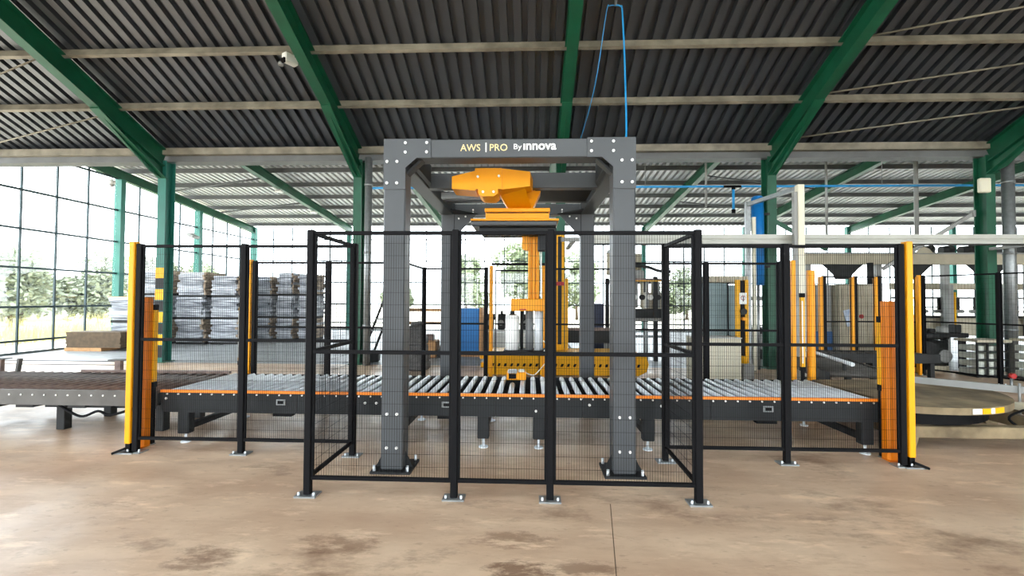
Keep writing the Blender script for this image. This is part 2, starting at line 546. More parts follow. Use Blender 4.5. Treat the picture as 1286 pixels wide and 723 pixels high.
# ---- glazed walls
pane_me = MB().box(-.5, .5, -.5, .5, -.5, .5).mesh('pane')
ZT = [.03, .36, 1.28, 2.35, 3.41, 4.47, 5.53]
wl = struct('wall_left', (XL, 16, 0), 'tall steel-framed glazed side wall')
ys = [YC + .1 + .94 * i for i in range(13)]
topL = lambda y: zf(y) - .46
for i, y in enumerate(ys):
    if i % 4 != 0:
        MB().box(XL - .025, XL + .025, y - .02, y + .02, 0, topL(y)).build('mullion', 'wframe', wl)
for y in (14.83, 18.5, YF - .05):
    MB().box(XL - .12, XL + .12, y - .09, y + .09, 0, zf(y) - .46).build('column', 'teal', wl)
for z in ZT:
    y1 = YF if z < topL(YF) else 14.2 + (6.04 - .46 - z) / .0975
    MB().box(XL - .03, XL + .03, YC, y1, z - .028, z + .028).build('transom', 'wframe', wl)
for i in range(12):
    for j in range(6):
        yc = (ys[i] + ys[i + 1]) / 2
        z0, z1 = ZT[j], min(ZT[j + 1], topL(ys[i + 1]))
        if z1 - z0 > .15:
            put('pane', pane_me, 'glass', wl, (XL, yc, (z0 + z1) / 2), (.006, .9, z1 - z0 - .04))
MB().box(XL - .1, XL + .06, YC, YF, -.2, .02).build('kerb', 'floor_r', wl)
# the same wall beside the front hall (out of the picture)
for i in range(24):
    y = YC - .9 * i
    MB().box(XL - .025, XL + .025, y - .02, y + .02, 0, 5.2).build('mullion', 'wframe', wl)
for z in ZT[:6]:
    MB().box(XL - .02, XL + .02, -YC, YC, z - .018, z + .018).build('transom', 'wframe', wl)
MB().prism([(-YC, 5.2), (YC, 5.2), (0, zn(0))], 'x', XL - .05, XL).build('gable', 'clad', wl)

wf = struct('wall_far', (0, YF, 0), 'steel-framed glazed rear wall with trees outside')
xs = [XL + .9657 * i for i in range(41)]
for i, x in enumerate(xs):
    if i % 5 == 0:
        MB().box(x - .09, x + .09, YF - .1, YF + .1, 0, zf(YF) - .15).build('column', 'teal', wf)
    else:
        MB().box(x - .022, x + .022, YF - .02, YF + .02, 0, zf(YF) - .15).build('mullion', 'wframe', wf)
for z in ZT[:6]:
    MB().box(XL, XR, YF - .02, YF + .02, z - .025, z + .025).build('transom', 'wframe', wf)
ZF = ZT[:6] + [zf(YF) - .15]
for i in range(40):
    for j in range(6):
        put('pane', pane_me, 'glass', wf, ((xs[i] + xs[i + 1]) / 2, YF, (ZF[j] + ZF[j + 1]) / 2), (.92, .006, ZF[j + 1] - ZF[j] - .03))
MB().box(XL, XR, YF - .06, YF + .1, -.2, .02).build('kerb', 'floor_r', wf)
wr = MB().box(XR, XR + .2, -YC, YF, 0, 9.8).build('wall_right', 'clad')
tag(wr, 'plain cladding wall outside the view', None, None, 'structure')
wb = struct('wall_back', (0, -YC, 0), 'open shed front behind the viewer')
for x in [XL] + GRID + [15.19]:
    MB().box(x - .1, x + .1, -YC - .1, -YC + .1, 0, 5.0).build('column', 'green', wb)
MB().box(XL, XR, -YC - .1, -YC + .1, 4.7, 5.2).build('lintel', 'clad', wb)

t = thing('security_camera', 'small white dome camera on the glazed side wall beside the teal column', 'camera', (-13.6, 14.3, 5.1))
MB().box(-13.77, -13.58, 14.27, 14.33, 5.36, 5.40).build('bracket', 'white', t)
MB().cyl((-13.6, 14.3, 5.22), (-13.6, 14.3, 5.36), .09, n=14).build('housing', 'white', t)
MB().cyl((-13.6, 14.3, 5.14), (-13.6, 14.3, 5.22), .04, .08, n=14).build('dome', 'grey', t)
t = thing('flood_light', 'grey flood light on the glazed side wall above the bales', 'lamp', (-13.5, 17.6, 3.9))
MB().box(-13.77, -13.3, 17.58, 17.62, 4.08, 4.12).build('arm', 'grey', t)
MB().obox((-13.35, 17.6, 4.0), ((.9, 0, -.43), (0, 1, 0), (.43, 0, .9)), (.16, .18, .06), .02).build('head', 'grey', t)
for yy, lab in ((15.8, 'small white lamp under the rear roof beam above the bales, nearer the valley gutter'), (18.4, 'small white lamp under the rear roof beam above the bales, nearer the rear wall')):
    t = thing('strip_lamp', lab, 'lamp', (-8.88, yy, zf(yy) - .6))
    MB().box(-9.0, -8.76, yy - .1, yy + .1, zf(yy) - .58, zf(yy) - .52, .01).build('housing', 'white', t)
    MB().box(-8.9, -8.86, yy - .02, yy + .02, zf(yy) - .52, zf(yy) - .455).build('stem', 'grey', t)

# ================================================================= OUTSIDE
def tree(x, y, h, r, label, m, n, seed, group='trees outside the hall'):
    rr = random.Random(seed)
    t = thing('tree', label, 'tree', (x, y, -.26), group)
    MB().cyl((x, y, -.3), (x + rr.uniform(-.2, .2), y, h * .55), .05 * h ** .6, .03, n=8).build('trunk', 'bark', t)
    mb = MB()
    lobes = [(rr.uniform(-.55, .55) * r, rr.uniform(-.55, .55) * r, rr.uniform(.2, .8) * h, rr.uniform(.35, .6) * r) for _ in range(14)]
    lobes.append((0, 0, .8 * h, .5 * r)); lobes.append((0, 0, .35 * h, .75 * r))
    for k in range(n):
        lx, ly, lz, lr = lobes[k % len(lobes)]
        d = Vector((rr.gauss(0, 1), rr.gauss(0, 1), rr.gauss(0, 1))).normalized() * (lr * rr.uniform(.55, 1.05))
        c = Vector((x + lx, y + ly, lz)) + Vector((d.x, d.y, d.z * .8))
        if c.z < .1:
            continue
        a = Vector((rr.gauss(0, 1), rr.gauss(0, 1), rr.gauss(0, .6))).normalized()
        b = a.orthogonal().normalized()
        s = rr.uniform(.07, .16) * (h / 5) ** .5
        mb.add([c - a * s * 1.6, c + b * s * .8, c + a * s * 1.6, c - b * s * .8], [(0, 1, 2, 3)])
    mb.build('foliage', m, t)
TREES = [(-27.5, 18.6, 3.5, 2.2, 'low pale bush outside, cut by the picture edge', 'leaf'),
         (-27.2, 23.0, 3.9, 2.0, 'rounded olive tree outside the second glazed bay', 'leafd'),
         (-26.2, 26.9, 4.4, 2.1, 'tallest bushy tree outside the side wall, left of the teal column', 'leafd'),
         (-28.4, 31.2, 4.4, 2.2, 'green tree outside, right behind the teal column', 'leaf'),
         (-26.2, 35.6, 4.5, 2.0, 'green tree outside seen above the tall bale stack', 'leaf'),
         (-32.5, 21.4, 4.0, 2.3, 'pale bush outside in the gap between the first two trees', 'leafd'),
         (-31.5, 27.2, 4.6, 2.4, 'pale bush outside filling in behind the olive tree', 'leaf'),
         (-33.0, 38.6, 5.2, 2.5, 'distant pale bush outside behind the teal column', 'leafd'),
         (-11.6, 40, 3.6, 1.6, 'small pale green tree beyond the rear wall, beside the wooden frames', 'leaf'),
         (-5.6, 41, 6.0, 2.2, 'large pale green tree beyond the rear wall, above the blue crate', 'leaf'),
         (-.7, 42, 7.4, 2.6, 'largest pale green tree beyond the rear wall, behind the orange mast', 'leaf'),
         (4.2, 41, 6.4, 2.2, 'pale green tree beyond the rear wall, right of the yellow mast', 'leaf'),
         (14.5, 43, 4.6, 2.4, 'pale tree beyond the rear wall behind the robot cell', 'leaf')]
for i, (x, y, h, r, lab, m) in enumerate(TREES):
    tree(x, y, h, r, lab, m, 4500, 40 + i)
gm = MB()
for k in range(5200):
    x = R.uniform(-23.4, -19.2); y = R.uniform(14, 36)
    h = R.uniform(.35, 1.15); a = R.uniform(0, 6.28); w = .02
    dx, dy = math.cos(a) * w, math.sin(a) * w
    gm.add([(x - dx, y - dy, -.26), (x + dx, y + dy, -.26), (x + R.uniform(-.2, .2), y + R.uniform(-.2, .2), h - .26)], [(0, 1, 2)])
tag(gm.build('tall_grass', 'straw'), 'tall dry yellow grass growing outside the side wall', 'grass', None, 'stuff')
t = thing('shed', 'long low shed with pale blue roof outside, at the picture edge', 'building', (-40, 27, -.26))
MB().box(-44, -36, 26, 34, -.3, 2.3).build('wall', 'clad', t)
MB().prism([(25.5, 2.2), (34.5, 2.2), (30, 3.3)], 'x', -44.3, -35.7).build('roof', 'bluep', t)

# ================================================================= GANTRY
GX0, GX1, GY0, GY1 = -1.33, .94, 4.09, 6.9
gy = thing('gantry_frame', 'tall dark grey steel gantry frame with white lettering on its front beam', 'gantry', (-.195, 5.5, 0))
cols = [(GX0, GY0), (GX1 - .2, GY0), (GX0 + .02, GY1 - .2), (GX1 - .2, GY1 - .2)]
bolt_me = MB().cyl((0, 0, 0), (0, -.012, 0), .013, n=10).mesh('bolt')
def bolts(parent, pts, m='bolt'):
    for p in pts:
        put('bolt', bolt_me, m, parent, p)
for i, (x, y) in enumerate(cols):
    c = MB().box(x, x + .2, y, y + .2, .02, 3.0 if i < 2 else 2.97, .012).build('post', 'gantry', gy)
    bp = MB().box(x - .08, x + .28, y - .05, y + .3, 0, .02).build('base_plate', 'machine', gy)
    for sx, sy in ((-.05, -.02), (.25, -.02), (-.05, .27), (.25, .27)):
        MB().cyl((x + sx, y + sy, .02), (x + sx, y + sy, .07), .012, n=8).build('anchor_bolt', 'zinc', gy)
    if i < 2:
        bolts(gy, [(x + dx, y, z) for dx in (.055, .145) for z in (.22, .52)])
        for s in (-1, 1):
            xx = x + .1 + s * .1
            MB().prism([(xx, .02), (xx + s * .07, .02), (xx, .16)], 'y', y + .09, y + .105).build('foot_rib', 'machine', gy)
front = MB().box(GX0 + .2, GX1 - .2, GY0, GY0 + .2, 2.83, 3.0, .008).build('front_beam', 'gantry', gy)
for s, x in ((1, GX0), (-1, GX1)):
    MB().prism([(x, 3.003), (x + s * .43, 3.003), (x + s * .43, 2.828), (x + s * .30, 2.828), (x + s * .20, 2.74), (x + s * .20, 2.545), (x, 2.545)], 'y', GY0 - .012, GY0 - .001).build('corner_plate', 'gantry', gy)
    bolts(gy, [(x + s * dx, GY0 - .012, z) for dx in (.20, .395) for z in (2.88, 2.965)] + [(x + s * dx, GY0 - .012, z) for dx in (.035, .125) for z in (2.60, 2.795)])
    MB().bar((x + s * .19, GY0 + .1, 2.70), (x + s * .34, GY0 + .1, 2.84), .1, .02).build('knee_brace', 'machine', gy)
for x in (GX0 + .01, GX1 - .19):
    MB().box(x, x + .18, GY0 + .2, GY1 - .2, 2.80, 2.98, .008).build('side_beam', 'gantry', gy)
MB().box(GX0 + .22, GX1 - .2, GY1 - .18, GY1 - .03, 2.80, 2.96, .008).build('rear_beam', 'gantry', gy)
for s, x in ((1, GX0 + .22), (-1, GX1 - .2)):
    MB().prism([(x, 2.80), (x + s * .32, 2.80), (x + s * .28, 2.76), (x + s * .02, 2.48), (x, 2.48)], 'y', GY1 - .2, GY1 - .185).build('rear_corner_plate', 'gantry', gy)
    MB().prism([(x, GY1 - .2), (x + s * .34, GY1 - .2), (x, GY1 - .56)], 'z', 2.80, 2.815).build('rear_corner_web', 'machine', gy)
    bolts(gy, [(x + s * .06, GY1 - .2, 2.74), (x + s * .16, GY1 - .2, 2.77), (x + s * .27, GY1 - .185, 2.87), (x + s * .27, GY1 - .185, 2.83)])
    MB().prism([(x, GY0 + .2), (x + s * .05, GY0 + .2), (x + s * .05, GY0 + .75), (x, GY0 + .95)], 'z', 2.79, 2.98).build('inner_plate', 'machine', gy)
MB().box(GX0 + .19, GX1 - .19, 5.06, 5.18, 2.79, 2.96, .006).build('cross_beam', 'gantry', gy)
MB().box(GX0 + .19, GX1 - .19, 5.98, 6.1, 2.84, 2.97, .006).build('cross_beam', 'gantry', gy)
MB().box(GX0 + .25, -.2, 5.5, 5.56, 2.77, 2.85, .006).build('cable_channel', 'galv', gy)
MB().box(.06, GX1 - .22, 5.2, 5.95, 2.83, 2.845).build('drive_plate', 'black', gy)

def text(body, x0, x1, zc, h, y, m, parent, name='lettering', bold=0.0, shear=0):
    c = bpy.data.curves.new('lettering', 'FONT')
    c.body = body
    c.size = 1
    c.offset = bold
    c.shear = shear
    c.extrude = .004
    c.resolution_u = 3
    o = bpy.data.objects.new('tmp', c)
    COL.objects.link(o)
    dg = bpy.context.evaluated_depsgraph_get()
    me = bpy.data.meshes.new_from_object(o.evaluated_get(dg))
    bpy.data.objects.remove(o)
    vx = [v.co.x for v in me.vertices]; vy = [v.co.y for v in me.vertices]
    sx = (x1 - x0) / (max(vx) - min(vx)); sy = h / (max(vy) - min(vy))
    mx, my = min(vx), (max(vy) + min(vy)) / 2
    off = world_loc(parent)
    for v in me.vertices:
        v.co = Vector((x0 + (v.co.x - mx) * sx, y + v.co.z * .5, zc + (v.co.y - my) * sy)) - off
    me.materials.clear()
    me.materials.append(M[m])
    o = bpy.data.objects.new(name, me)
    COL.objects.link(o)
    o.parent = parent
    return o
def gx(px):      # place along the front beam, measured on the lettering
    return GX0 + (px - 483) / (798 - 483) * (GX1 - GX0)
ty = GY0 - .003
text('AWS', gx(580), gx(605), 2.921, .062, ty, 'gold', gy)
text('|', gx(611.5), gx(613), 2.922, .085, ty, 'white', gy, bold=.01)
text('PRO', gx(617), gx(639), 2.921, .062, ty, 'gold', gy)
text('By', gx(647), gx(657), 2.920, .062, ty, 'white', gy)
text('\u0131nnova', gx(659), gx(700), 2.925, .058, ty, 'white', gy, bold=.022)

# ================================================================= WRAPPING HEAD
wp = thing('wrapping_head', 'orange rotary wrapping head with drive housing and mast hanging in the gantry', 'wrapping machine', (-.15, 5.5, .9))
MB().prism([(-.82, 2.71), (-.82, 2.84), (-.57, 2.90), (-.57, 2.69)], 'y', 4.75, 5.06).build('drive_housing', 'orange', wp)
MB().prism([(-.575, 2.70), (-.575, 2.92), (-.295, 2.92), (-.295, 2.70), (-.335, 2.70), (-.335, 2.655), (-.375, 2.625), (-.50, 2.625), (-.54, 2.655), (-.54, 2.70)], 'y', 4.73, 5.06).build('gear_housing', 'orange', wp)
mo = MB()
for (x0, x1, y0, y1, za, zb, zc, zd) in ((-.295, .0, 4.75, 4.90, 2.69, 2.92, 2.73, 2.90),):
    mo.add([(x0, 4.75, 2.70), (x1, 4.80, 2.745), (x1 + .03, 5.05, 2.745), (x0, 5.05, 2.70), (x0, 4.75, 2.92), (x1, 4.80, 2.90), (x1 + .03, 5.05, 2.88), (x0, 5.05, 2.92)],
           [(0, 3, 2, 1), (4, 5, 6, 7), (0, 1, 5, 4), (2, 3, 7, 6), (1, 2, 6, 5), (0, 4, 7, 3)])
mo.build('motor_cover', 'orange', wp)
bolts(wp, [(-.545, 4.73, 2.83), (-.325, 4.73, 2.835), (-.49, 4.73, 2.67), (-.38, 4.73, 2.67)])
# slanting bracket from the housing to the slewing plate
br = MB()
br.add([(-.36, 4.86, 2.74), (-.05, 4.86, 2.74), (.02, 5.32, 2.60), (-.25, 5.32, 2.60), (-.36, 5.05, 2.74), (-.05, 5.05, 2.74), (.02, 5.52, 2.60), (-.25, 5.52, 2.60)],
       [(0, 1, 2, 3), (4, 7, 6, 5), (0, 4, 5, 1), (1, 5, 6, 2), (2, 6, 7, 3), (3, 7, 4, 0)])
br.build('slant_bracket', 'orange', wp)
MB().add([(-.10, 5.2, 2.79), (.12, 5.2, 2.79), (.12, 5.5, 2.79), (-.10, 5.5, 2.79), (-.03, 5.3, 2.60), (.03, 5.3, 2.60), (.03, 5.5, 2.60), (-.03, 5.5, 2.60)],
         [(0, 3, 2, 1), (4, 5, 6, 7), (0, 1, 5, 4), (1, 2, 6, 5), (2, 3, 7, 6), (3, 0, 4, 7)]).build('funnel', 'orange', wp)
MB().box(-.12, .06, 5.18, 5.98, 2.79, 2.84).build('mounting_plate', 'orange', wp)
MB().box(-.52, .23, 5.22, 5.85, 2.555, 2.60, .006).build('slewing_plate', 'orange', wp)
MB().box(-.50, .21, 5.25, 5.82, 2.54, 2.555).build('slewing_gap', 'darkm', wp)
MB().box(-.51, .22, 5.22, 5.85, 2.475, 2.54, .006).build('slewing_plate', 'orange', wp)
MB().box(-.68, .33, 5.2, 5.9, 2.452, 2.475, .004).build('cover_plate', 'orange', wp)
MB().box(-.68, .31, 5.22, 5.9, 2.40, 2.452, .01).build('arm_beam', 'gantry', wp)
MB().box(-.60, .31, 5.35, 5.9, 2.345, 2.40, .01).build('arm_beam', 'machine', wp)
MB().box(.21, .305, 5.5, 5.62, .92, 2.40, .01).build('arm_mast', 'machine', wp)
MB().box(.10, .24, 5.6, 5.75, 2.15, 2.345, .01).build('mast_bracket', 'machine', wp)
cs = MB()
for k in range(3):
    cs.box(-.02 + .05 * k, .02 + .05 * k, 5.77, 5.85, 1.56, 2.345, .006)
cs.box(-.02, .12, 5.80, 5.88, 1.56, 2.345)
cs.build('mast_profile', 'orange', wp)
MB().prism([(-.10, 2.345), (-.10, 2.20), (-.06, 2.17), (-.02, 2.17), (-.02, 2.345)], 'y', 5.74, 5.86).build('mast_cap', 'orange', wp)
MB().box(.135, .15, 5.78, 5.84, 1.58, 2.34).build('cable_strip', 'white', wp)
MB().box(-.23, .245, 5.62, 5.92, 1.41, 1.56, .008).build('carriage', 'orange', wp)
MB().box(-.12, -.04, 5.60, 5.62, 1.425, 1.437).build('carriage_slot', 'red', wp)
MB().box(-.32, .25, 5.58, 5.95, .895, .925, .006).build('carriage_tray', 'black', wp)
MB().cyl((.0, 5.74, .925), (.0, 5.74, 1.41), .05, n=16).build('stretch_roller', 'filmg', wp)
MB().cyl((.115, 5.72, .925), (.115, 5.72, 1.41), .055, n=16).build('stretch_roller', 'zinc', wp)
MB().cyl((-.1, 5.85, .925), (-.1, 5.85, 1.41), .022, n=10).build('idler', 'darkm', wp)
MB().box(.20, .245, 5.66, 5.76, 1.0, 1.38, .008).build('motor_side', 'darkm', wp)
MB().tube([(.17, 5.62, 1.05), (.2, 5.58, 1.02), (.21, 5.57, .96), (.18, 5.6, .93)], .008).build('film_tail', 'film', wp)
MB().cyl((-.215, 5.75, 1.365), (-.215, 5.75, 1.41), .03, n=10).build('spindle', 'darkm', wp)
fr = thing('film_roll', 'white roll of stretch film standing on the wrapping carriage', 'film roll', (-.215, 5.75, .925))
MB().cyl((-.215, 5.75, .925), (-.215, 5.75, 1.355), .085, n=24).build('film', 'film', fr)
MB().cyl((-.215, 5.75, 1.355), (-.215, 5.75, 1.365), .04, n=16).build('core', 'brown', fr)

# air hose from the roof to the gantry
def catpts(pts, n=6):
    P = [Vector(p) for p in pts]
    P = [P[0]] + P + [P[-1]]
    out = []
    for i in range(1, len(P) - 2):
        for k in range(n):
            t = k / n
            a, b, c, d = P[i - 1], P[i], P[i + 1], P[i + 2]
            out.append(.5 * ((2 * b) + (c - a) * t + (2 * a - 5 * b + 4 * c - d) * t * t + (3 * b - a - 3 * c + d) * t ** 3))
    out.append(P[-2])
    return out
hs = thing('air_hose', 'bright blue air hose hanging from the dark roof down to the gantry', 'hose', (1.4, 7.5, 3.0))
MB().tube(catpts([(1.40, 7.5, 6.41), (1.47, 7.48, 6.38), (1.5, 7.45, 6.25), (1.46, 7.05, 5.0), (1.28, 6.2, 3.5), (.87, 5.4, 2.996)]), .014).build('hose', 'bluep', hs)
MB().tube(catpts([(1.40, 7.5, 6.41), (1.30, 7.5, 6.40), (1.25, 7.52, 6.30), (1.14, 8.0, 5.35), (1.03, 9.0, 4.85), (.95, 9.9, 4.75), (.84, 10.6, 4.7)]), .006).build('hose_return', 'bluep', hs)
MB().tube([(1.40, 7.5, 6.40), (1.40, 7.5, 6.56)], .02).build('hook', 'galv', hs)

# ================================================================= CONVEYORS
CX0, CX1, CY0, CY1, CZ = -3.93, 3.6, 4.77, 5.95, .55
cv = thing('roller_conveyor', 'long roller conveyor with orange edge strip running under the gantry', 'conveyor', (-.17, 5.36, 0))
rollm = MB().cyl((0, 0, 0), (0, 1.09, 0), .031, n=14).cyl((0, -.03, 0), (0, 0, 0), .012, n=6).cyl((0, 1.09, 0), (0, 1.12, 0), .012, n=6).mesh('roller')
shortm = MB().cyl((0, 0, 0), (0, .66, 0), .031, n=14).cyl((0, -.03, 0), (0, 0, 0), .012, n=6).cyl((0, .66, 0), (0, .72, 0), .012, n=6).mesh('roller_short')
pitch = .122
nr = int((CX1 - CX0 - .1) / pitch)
for i in range(nr + 1):
    x = CX0 + .07 + i * pitch
    short = -.31 < x < -.08
    put('roller', shortm if short else rollm, 'zinc', cv, (x, CY0 + .045, .535))
sm_bolt = MB().cyl((0, 0, 0), (0, -.008, 0), .009, n=8).mesh('side_bolt')
segs = [CX0, -2.45, -1.93, -.35, .55, 1.85, CX1]
for a, b in zip(segs[:-1], segs[1:]):
    MB().box(a + .002, b - .002, CY0, CY0 + .012, .335, .55).build('side_plate', 'machine', cv)
    MB().box(a + .002, b - .002, CY1 - .012, CY1, .335, .55).build('side_plate', 'machine', cv)
MB().box(CX0, CX1, CY0 - .012, CY0 + .02, .545, .572).build('edge_strip', 'strip', cv)
MB().box(CX0, CX1, CY1 - .02, CY1 + .012, .50, .535).build('rear_strip', 'machine', cv)
for i in range(nr + 1):
    put('side_bolt', sm_bolt, 'bolt', cv, (CX0 + .07 + i * pitch, CY0, .528))
MB().box(CX0 + .02, CX1 - .02, CY0 + .02, CY1 - .02, .36, .40).build('tray_and_gap_shade', 'black', cv)
for x in (CX0 + .006, CX1 - .006):
    MB().box(x - .006, x + .006, CY0 + .012, CY1 - .012, .335, .50).build('end_plate', 'machine', cv)
for x in (-3.70, -1.38, -.48, .10, 1.23, 3.42):
    for y in (CY0 + .02, CY1 - .12):
        lg = MB().box(x - .06, x + .06, y, y + .1, .10, .345, .008).build('leg', 'machine', cv)
        MB().cyl((x, y + .05, .012), (x, y + .05, .10), .014, n=8).cyl((x, y + .05, 0), (x, y + .05, .012), .05, n=12).build('foot', 'zinc', cv)
    MB().box(x - .03, x + .03, CY0 + .12, CY1 - .12, .13, .19).build('cross_member', 'machine', cv)
for x in (-2.62, -.86, 2.42):
    MB().box(x - .05, x + .05, CY0 - .012, CY0 - .001, .425, .485, .004).build('latch_plate', 'galv', cv)
    MB().box(x - .03, x + .03, CY0 - .02, CY0 - .012, .44, .47).build('latch', 'black', cv)
    MB().box(x - .1, x + .1, CY0 + .02, CY0 + .1, .30, .335).build('under_box', 'black', cv)
bolts(cv, [(-3.87, CY0, .48), (-1.72, CY0, .46), (-1.60, CY0, .46), (-1.45, CY0, .47), (.07, CY0, .40), (1.35, CY0, .47), (3.53, CY0, .45), (.62, CY0, .47)])
# drive drum under the middle: dark chain boxes
for k in range(9):
    x = -2.2 + .52 * k
    MB().box(x, x + .34, 5.0, 5.72, .28, .355, .02).build('drive_box', 'darkm', cv)

ob = thing('control_box', 'small orange electronic box with grey lid lying on the conveyor rollers', 'box', (-.155, 5.68, .572))
MB().box(-.275, -.04, 5.58, 5.78, .572, .665, .008).build('case', 'orange', ob)
MB().box(-.26, -.15, 5.56, 5.70, .655, .69, .006).build('lid', 'galv', ob)
MB().box(-.135, -.06, 5.60, 5.70, .665, .69, .006).build('terminal', 'cream', ob)
MB().box(-.25, -.16, 5.575, 5.58, .59, .65).build('dark_window', 'black', ob)
MB().tube(catpts([(-.05, 5.68, .65), (.02, 5.7, .62), (.08, 5.72, .63), (.2, 5.8, .75)]), .006).build('lead', 'white', ob)

# older conveyor on the left
oc = thing('roller_conveyor', 'older rusty-brown roller conveyor with worn grey side plate', 'conveyor', (-6.3, 5.4, 0))
OX0, OX1 = -9.4, -4.0
rolr = MB().cyl((0, 0, 0), (0, 1.14, 0), .022, n=12).mesh('roller_rust')
k = 0
x = OX1 - .06
while x > OX0:
    put('roller', rolr, 'rust', oc, (x, 4.83, .53))
    put('side_bolt', sm_bolt, 'bolt', oc, (x, 4.79, .495))
    x -= .132
MB().box(OX0, OX1, 4.83, 5.97, .39, .41).build('tray_and_gap_shade', 'black', oc)  # black sheet added as painted shade in the gaps between the rollers
MB().box(OX0, OX1, 4.79, 4.81, .385, .55).build('side_plate', 'rustp', oc)
MB().box(OX0, OX1, 5.98, 6.0, .385, .535).build('side_plate', 'rustp', oc)
MB().box(-6.05, OX1, 5.98, 6.03, .54, .575).build('guide_rail', 'rust', oc)
for x in (-9.2, -7.9, -5.5, -4.3):
    for y in (5.2, 5.8):
        MB().box(x - .05, x + .05, y, y + .1, 0, .40, .006).build('leg', 'darkm', oc)
for x in (-7.2, -6.0, -5.6, -5.0):
    MB().box(x - .1, x + .1, 4.9, 5.9, .33, .385).build('chain_guard', 'darkm', oc)
MB().box(-6.4, -4.1, 5.85, 5.95, .10, .2).build('floor_beam', 'darkm', oc)
MB().tube(catpts([(-5.2, 4.9, .36), (-4.95, 4.9, .24), (-4.75, 4.9, .30), (-4.6, 4.9, .26), (-4.3, 4.92, .35)]), .014).build('cable', 'black', oc)
for x in (-5.56, -7.25):
    st = MB().box(x - .04, x + .04, 6.0, 6.05, .45, .70).build('stop_post', 'rust', oc)
    MB().box(x - .11, x + .11, 5.97, 6.08, .70, .715).build('stop_cap', 'rustp', st)
    MB().bar((x + .24, 6.03, .45), (x + .28, 6.03, .71), .03, .05).build('stop_strut', 'rustp', oc)
for z in (.63, .68):
    MB().cyl((-7.25, 6.06, z), (-5.56, 6.06, z), .006, n=6).build('guide_wire', 'rustp', oc)

# ================================================================= FENCES
def fence_post(t, x, y, h=2.1, m='black', w=.055, foot=True):
    p = MB().box(x - w / 2, x + w / 2, y - w / 2, y + w / 2, .01, h, .006).build('post', m, t)
    if foot:
        MB().box(x - .085, x + .085, y - .06, y + .06, 0, .012).build('foot_plate', 'galv', p)
        for s in (-1, 1):
            MB().cyl((x + s * .06, y - .03, .012), (x + s * .06, y - .03, .035), .009, n=8).build('anchor_bolt', 'zinc', p)
    return p

def panel(t, a, b, h=2.09, mid=1.13, bot=.14, m='black', sp=.02, gap=.026):
    A, B = Vector((*a, 0)), Vector((*b, 0))
    d = (B - A)
    L = d.length
    d.normalize()
    A2, B2 = A + d * gap, B - d * gap
    z = Vector((0, 0, 1))
    fr = MB()
    for zz in (h - .015, mid, bot):
        fr.bar(A2 + z * zz, B2 + z * zz, .03, .03, .003)
    for P in (A2 + d * .009, B2 - d * .009):
        fr.bar(P + z * bot, P + z * (h - .03), .018, .02, 0)
    p = fr.build('panel_frame', m, t)
    wm = MB()
    n = int((L - 2 * gap) / sp)
    wd = .0019
    for i in range(1, n):
        P = A2 + d * (i * sp)
        wm.bar(P + z * bot, P + z * (h - .02), wd, wd)
    nz = int((h - bot) / .1)
    for i in range(1, nz + 1):
        zz = bot + i * (h - bot) / (nz + 1)
        wm.bar(A2 + z * zz, B2 + z * zz, wd, wd)
    wm.build('wire_mesh', m, p)
    return p

def fence(name, label, pts, skip=(), **kw):
    t = thing(name, label, 'fence', (sum(p[0] for p in pts) / len(pts), sum(p[1] for p in pts) / len(pts), 0))
    for i, p in enumerate(pts):
        if i not in skip:
            fence_post(t, *p)
    for a, b in zip(pts[:-1], pts[1:]):
        panel(t, a, b, **kw)
    return t

FA, FB = 3.59, 4.50
fence('safety_fence', 'black mesh safety cage projecting in front of the gantry', [(-1.745, FB), (-1.745, FA), (-.584, FA), (.163, FA), (1.297, FA), (1.31, FB)])
def orange_end(t, x, y, s):
    MB().box(x - .028, x + .028, y - .04, y + .04, .09, 2.12, .006).build('end_profile', 'orange', t)
    MB().box(x - .022, x + .022, y - .03, y + .03, .02, .09).build('end_foot', 'black', t)
    MB().bar((x, y - .05, .05), (x + s * .1, y - .09, .01), .03, .02).build('foot_lever', 'black', t)
    MB().box(x - .09, x + .09, y - .08, y + .06, 0, .012).build('foot_plate', 'galv', t)
t = fence('safety_fence', 'black mesh fence wing over the conveyor, at the end with the older conveyor', [(-3.955, FB), (-2.87, FB), (-1.745, FB)], (2,))
orange_end(t, -4.02, FB, -1)
t = fence('safety_fence', 'black mesh fence wing over the conveyor, at the end with the muddy turntable', [(1.31, FB), (2.455, FB), (3.525, FB)], (0,))
orange_end(t, 3.592, FB, 1)
RB, RC = 6.6, 7.85
t = fence('safety_fence', 'rear black mesh fence in front of the paper bales', [(-4.05, RB), (-2.95, RB), (-1.80, RB), (-1.83, RC), (-.74, RC)])
orange_end(t, -4.12, RB, -1)
t = fence('safety_fence', 'rear black mesh fence behind the gantry and beside the white cabinet', [(.32, RC), (1.42, RC), (1.42, RB), (2.50, RB), (3.52, RB)])
orange_end(t, 3.70, RB, 1)
gt = thing('gate', 'orange-posted mesh gate in the rear fence behind the wrapping head', 'gate', (-.2, RC, 0))
for x in (-.66, .24):
    MB().box(x - .03, x + .03, RC - .03, RC + .03, .01, 2.13, .006).build('post', 'orange', gt)
    MB().box(x - .07, x + .07, RC - .06, RC + .06, 0, .01).build('foot_plate', 'galv', gt)
MB().box(-.66, .27, RC - .03, RC + .03, 2.135, 2.175).build('top_bar', 'black', gt)
panel(gt, (-.62, RC), (.20, RC), h=2.06)

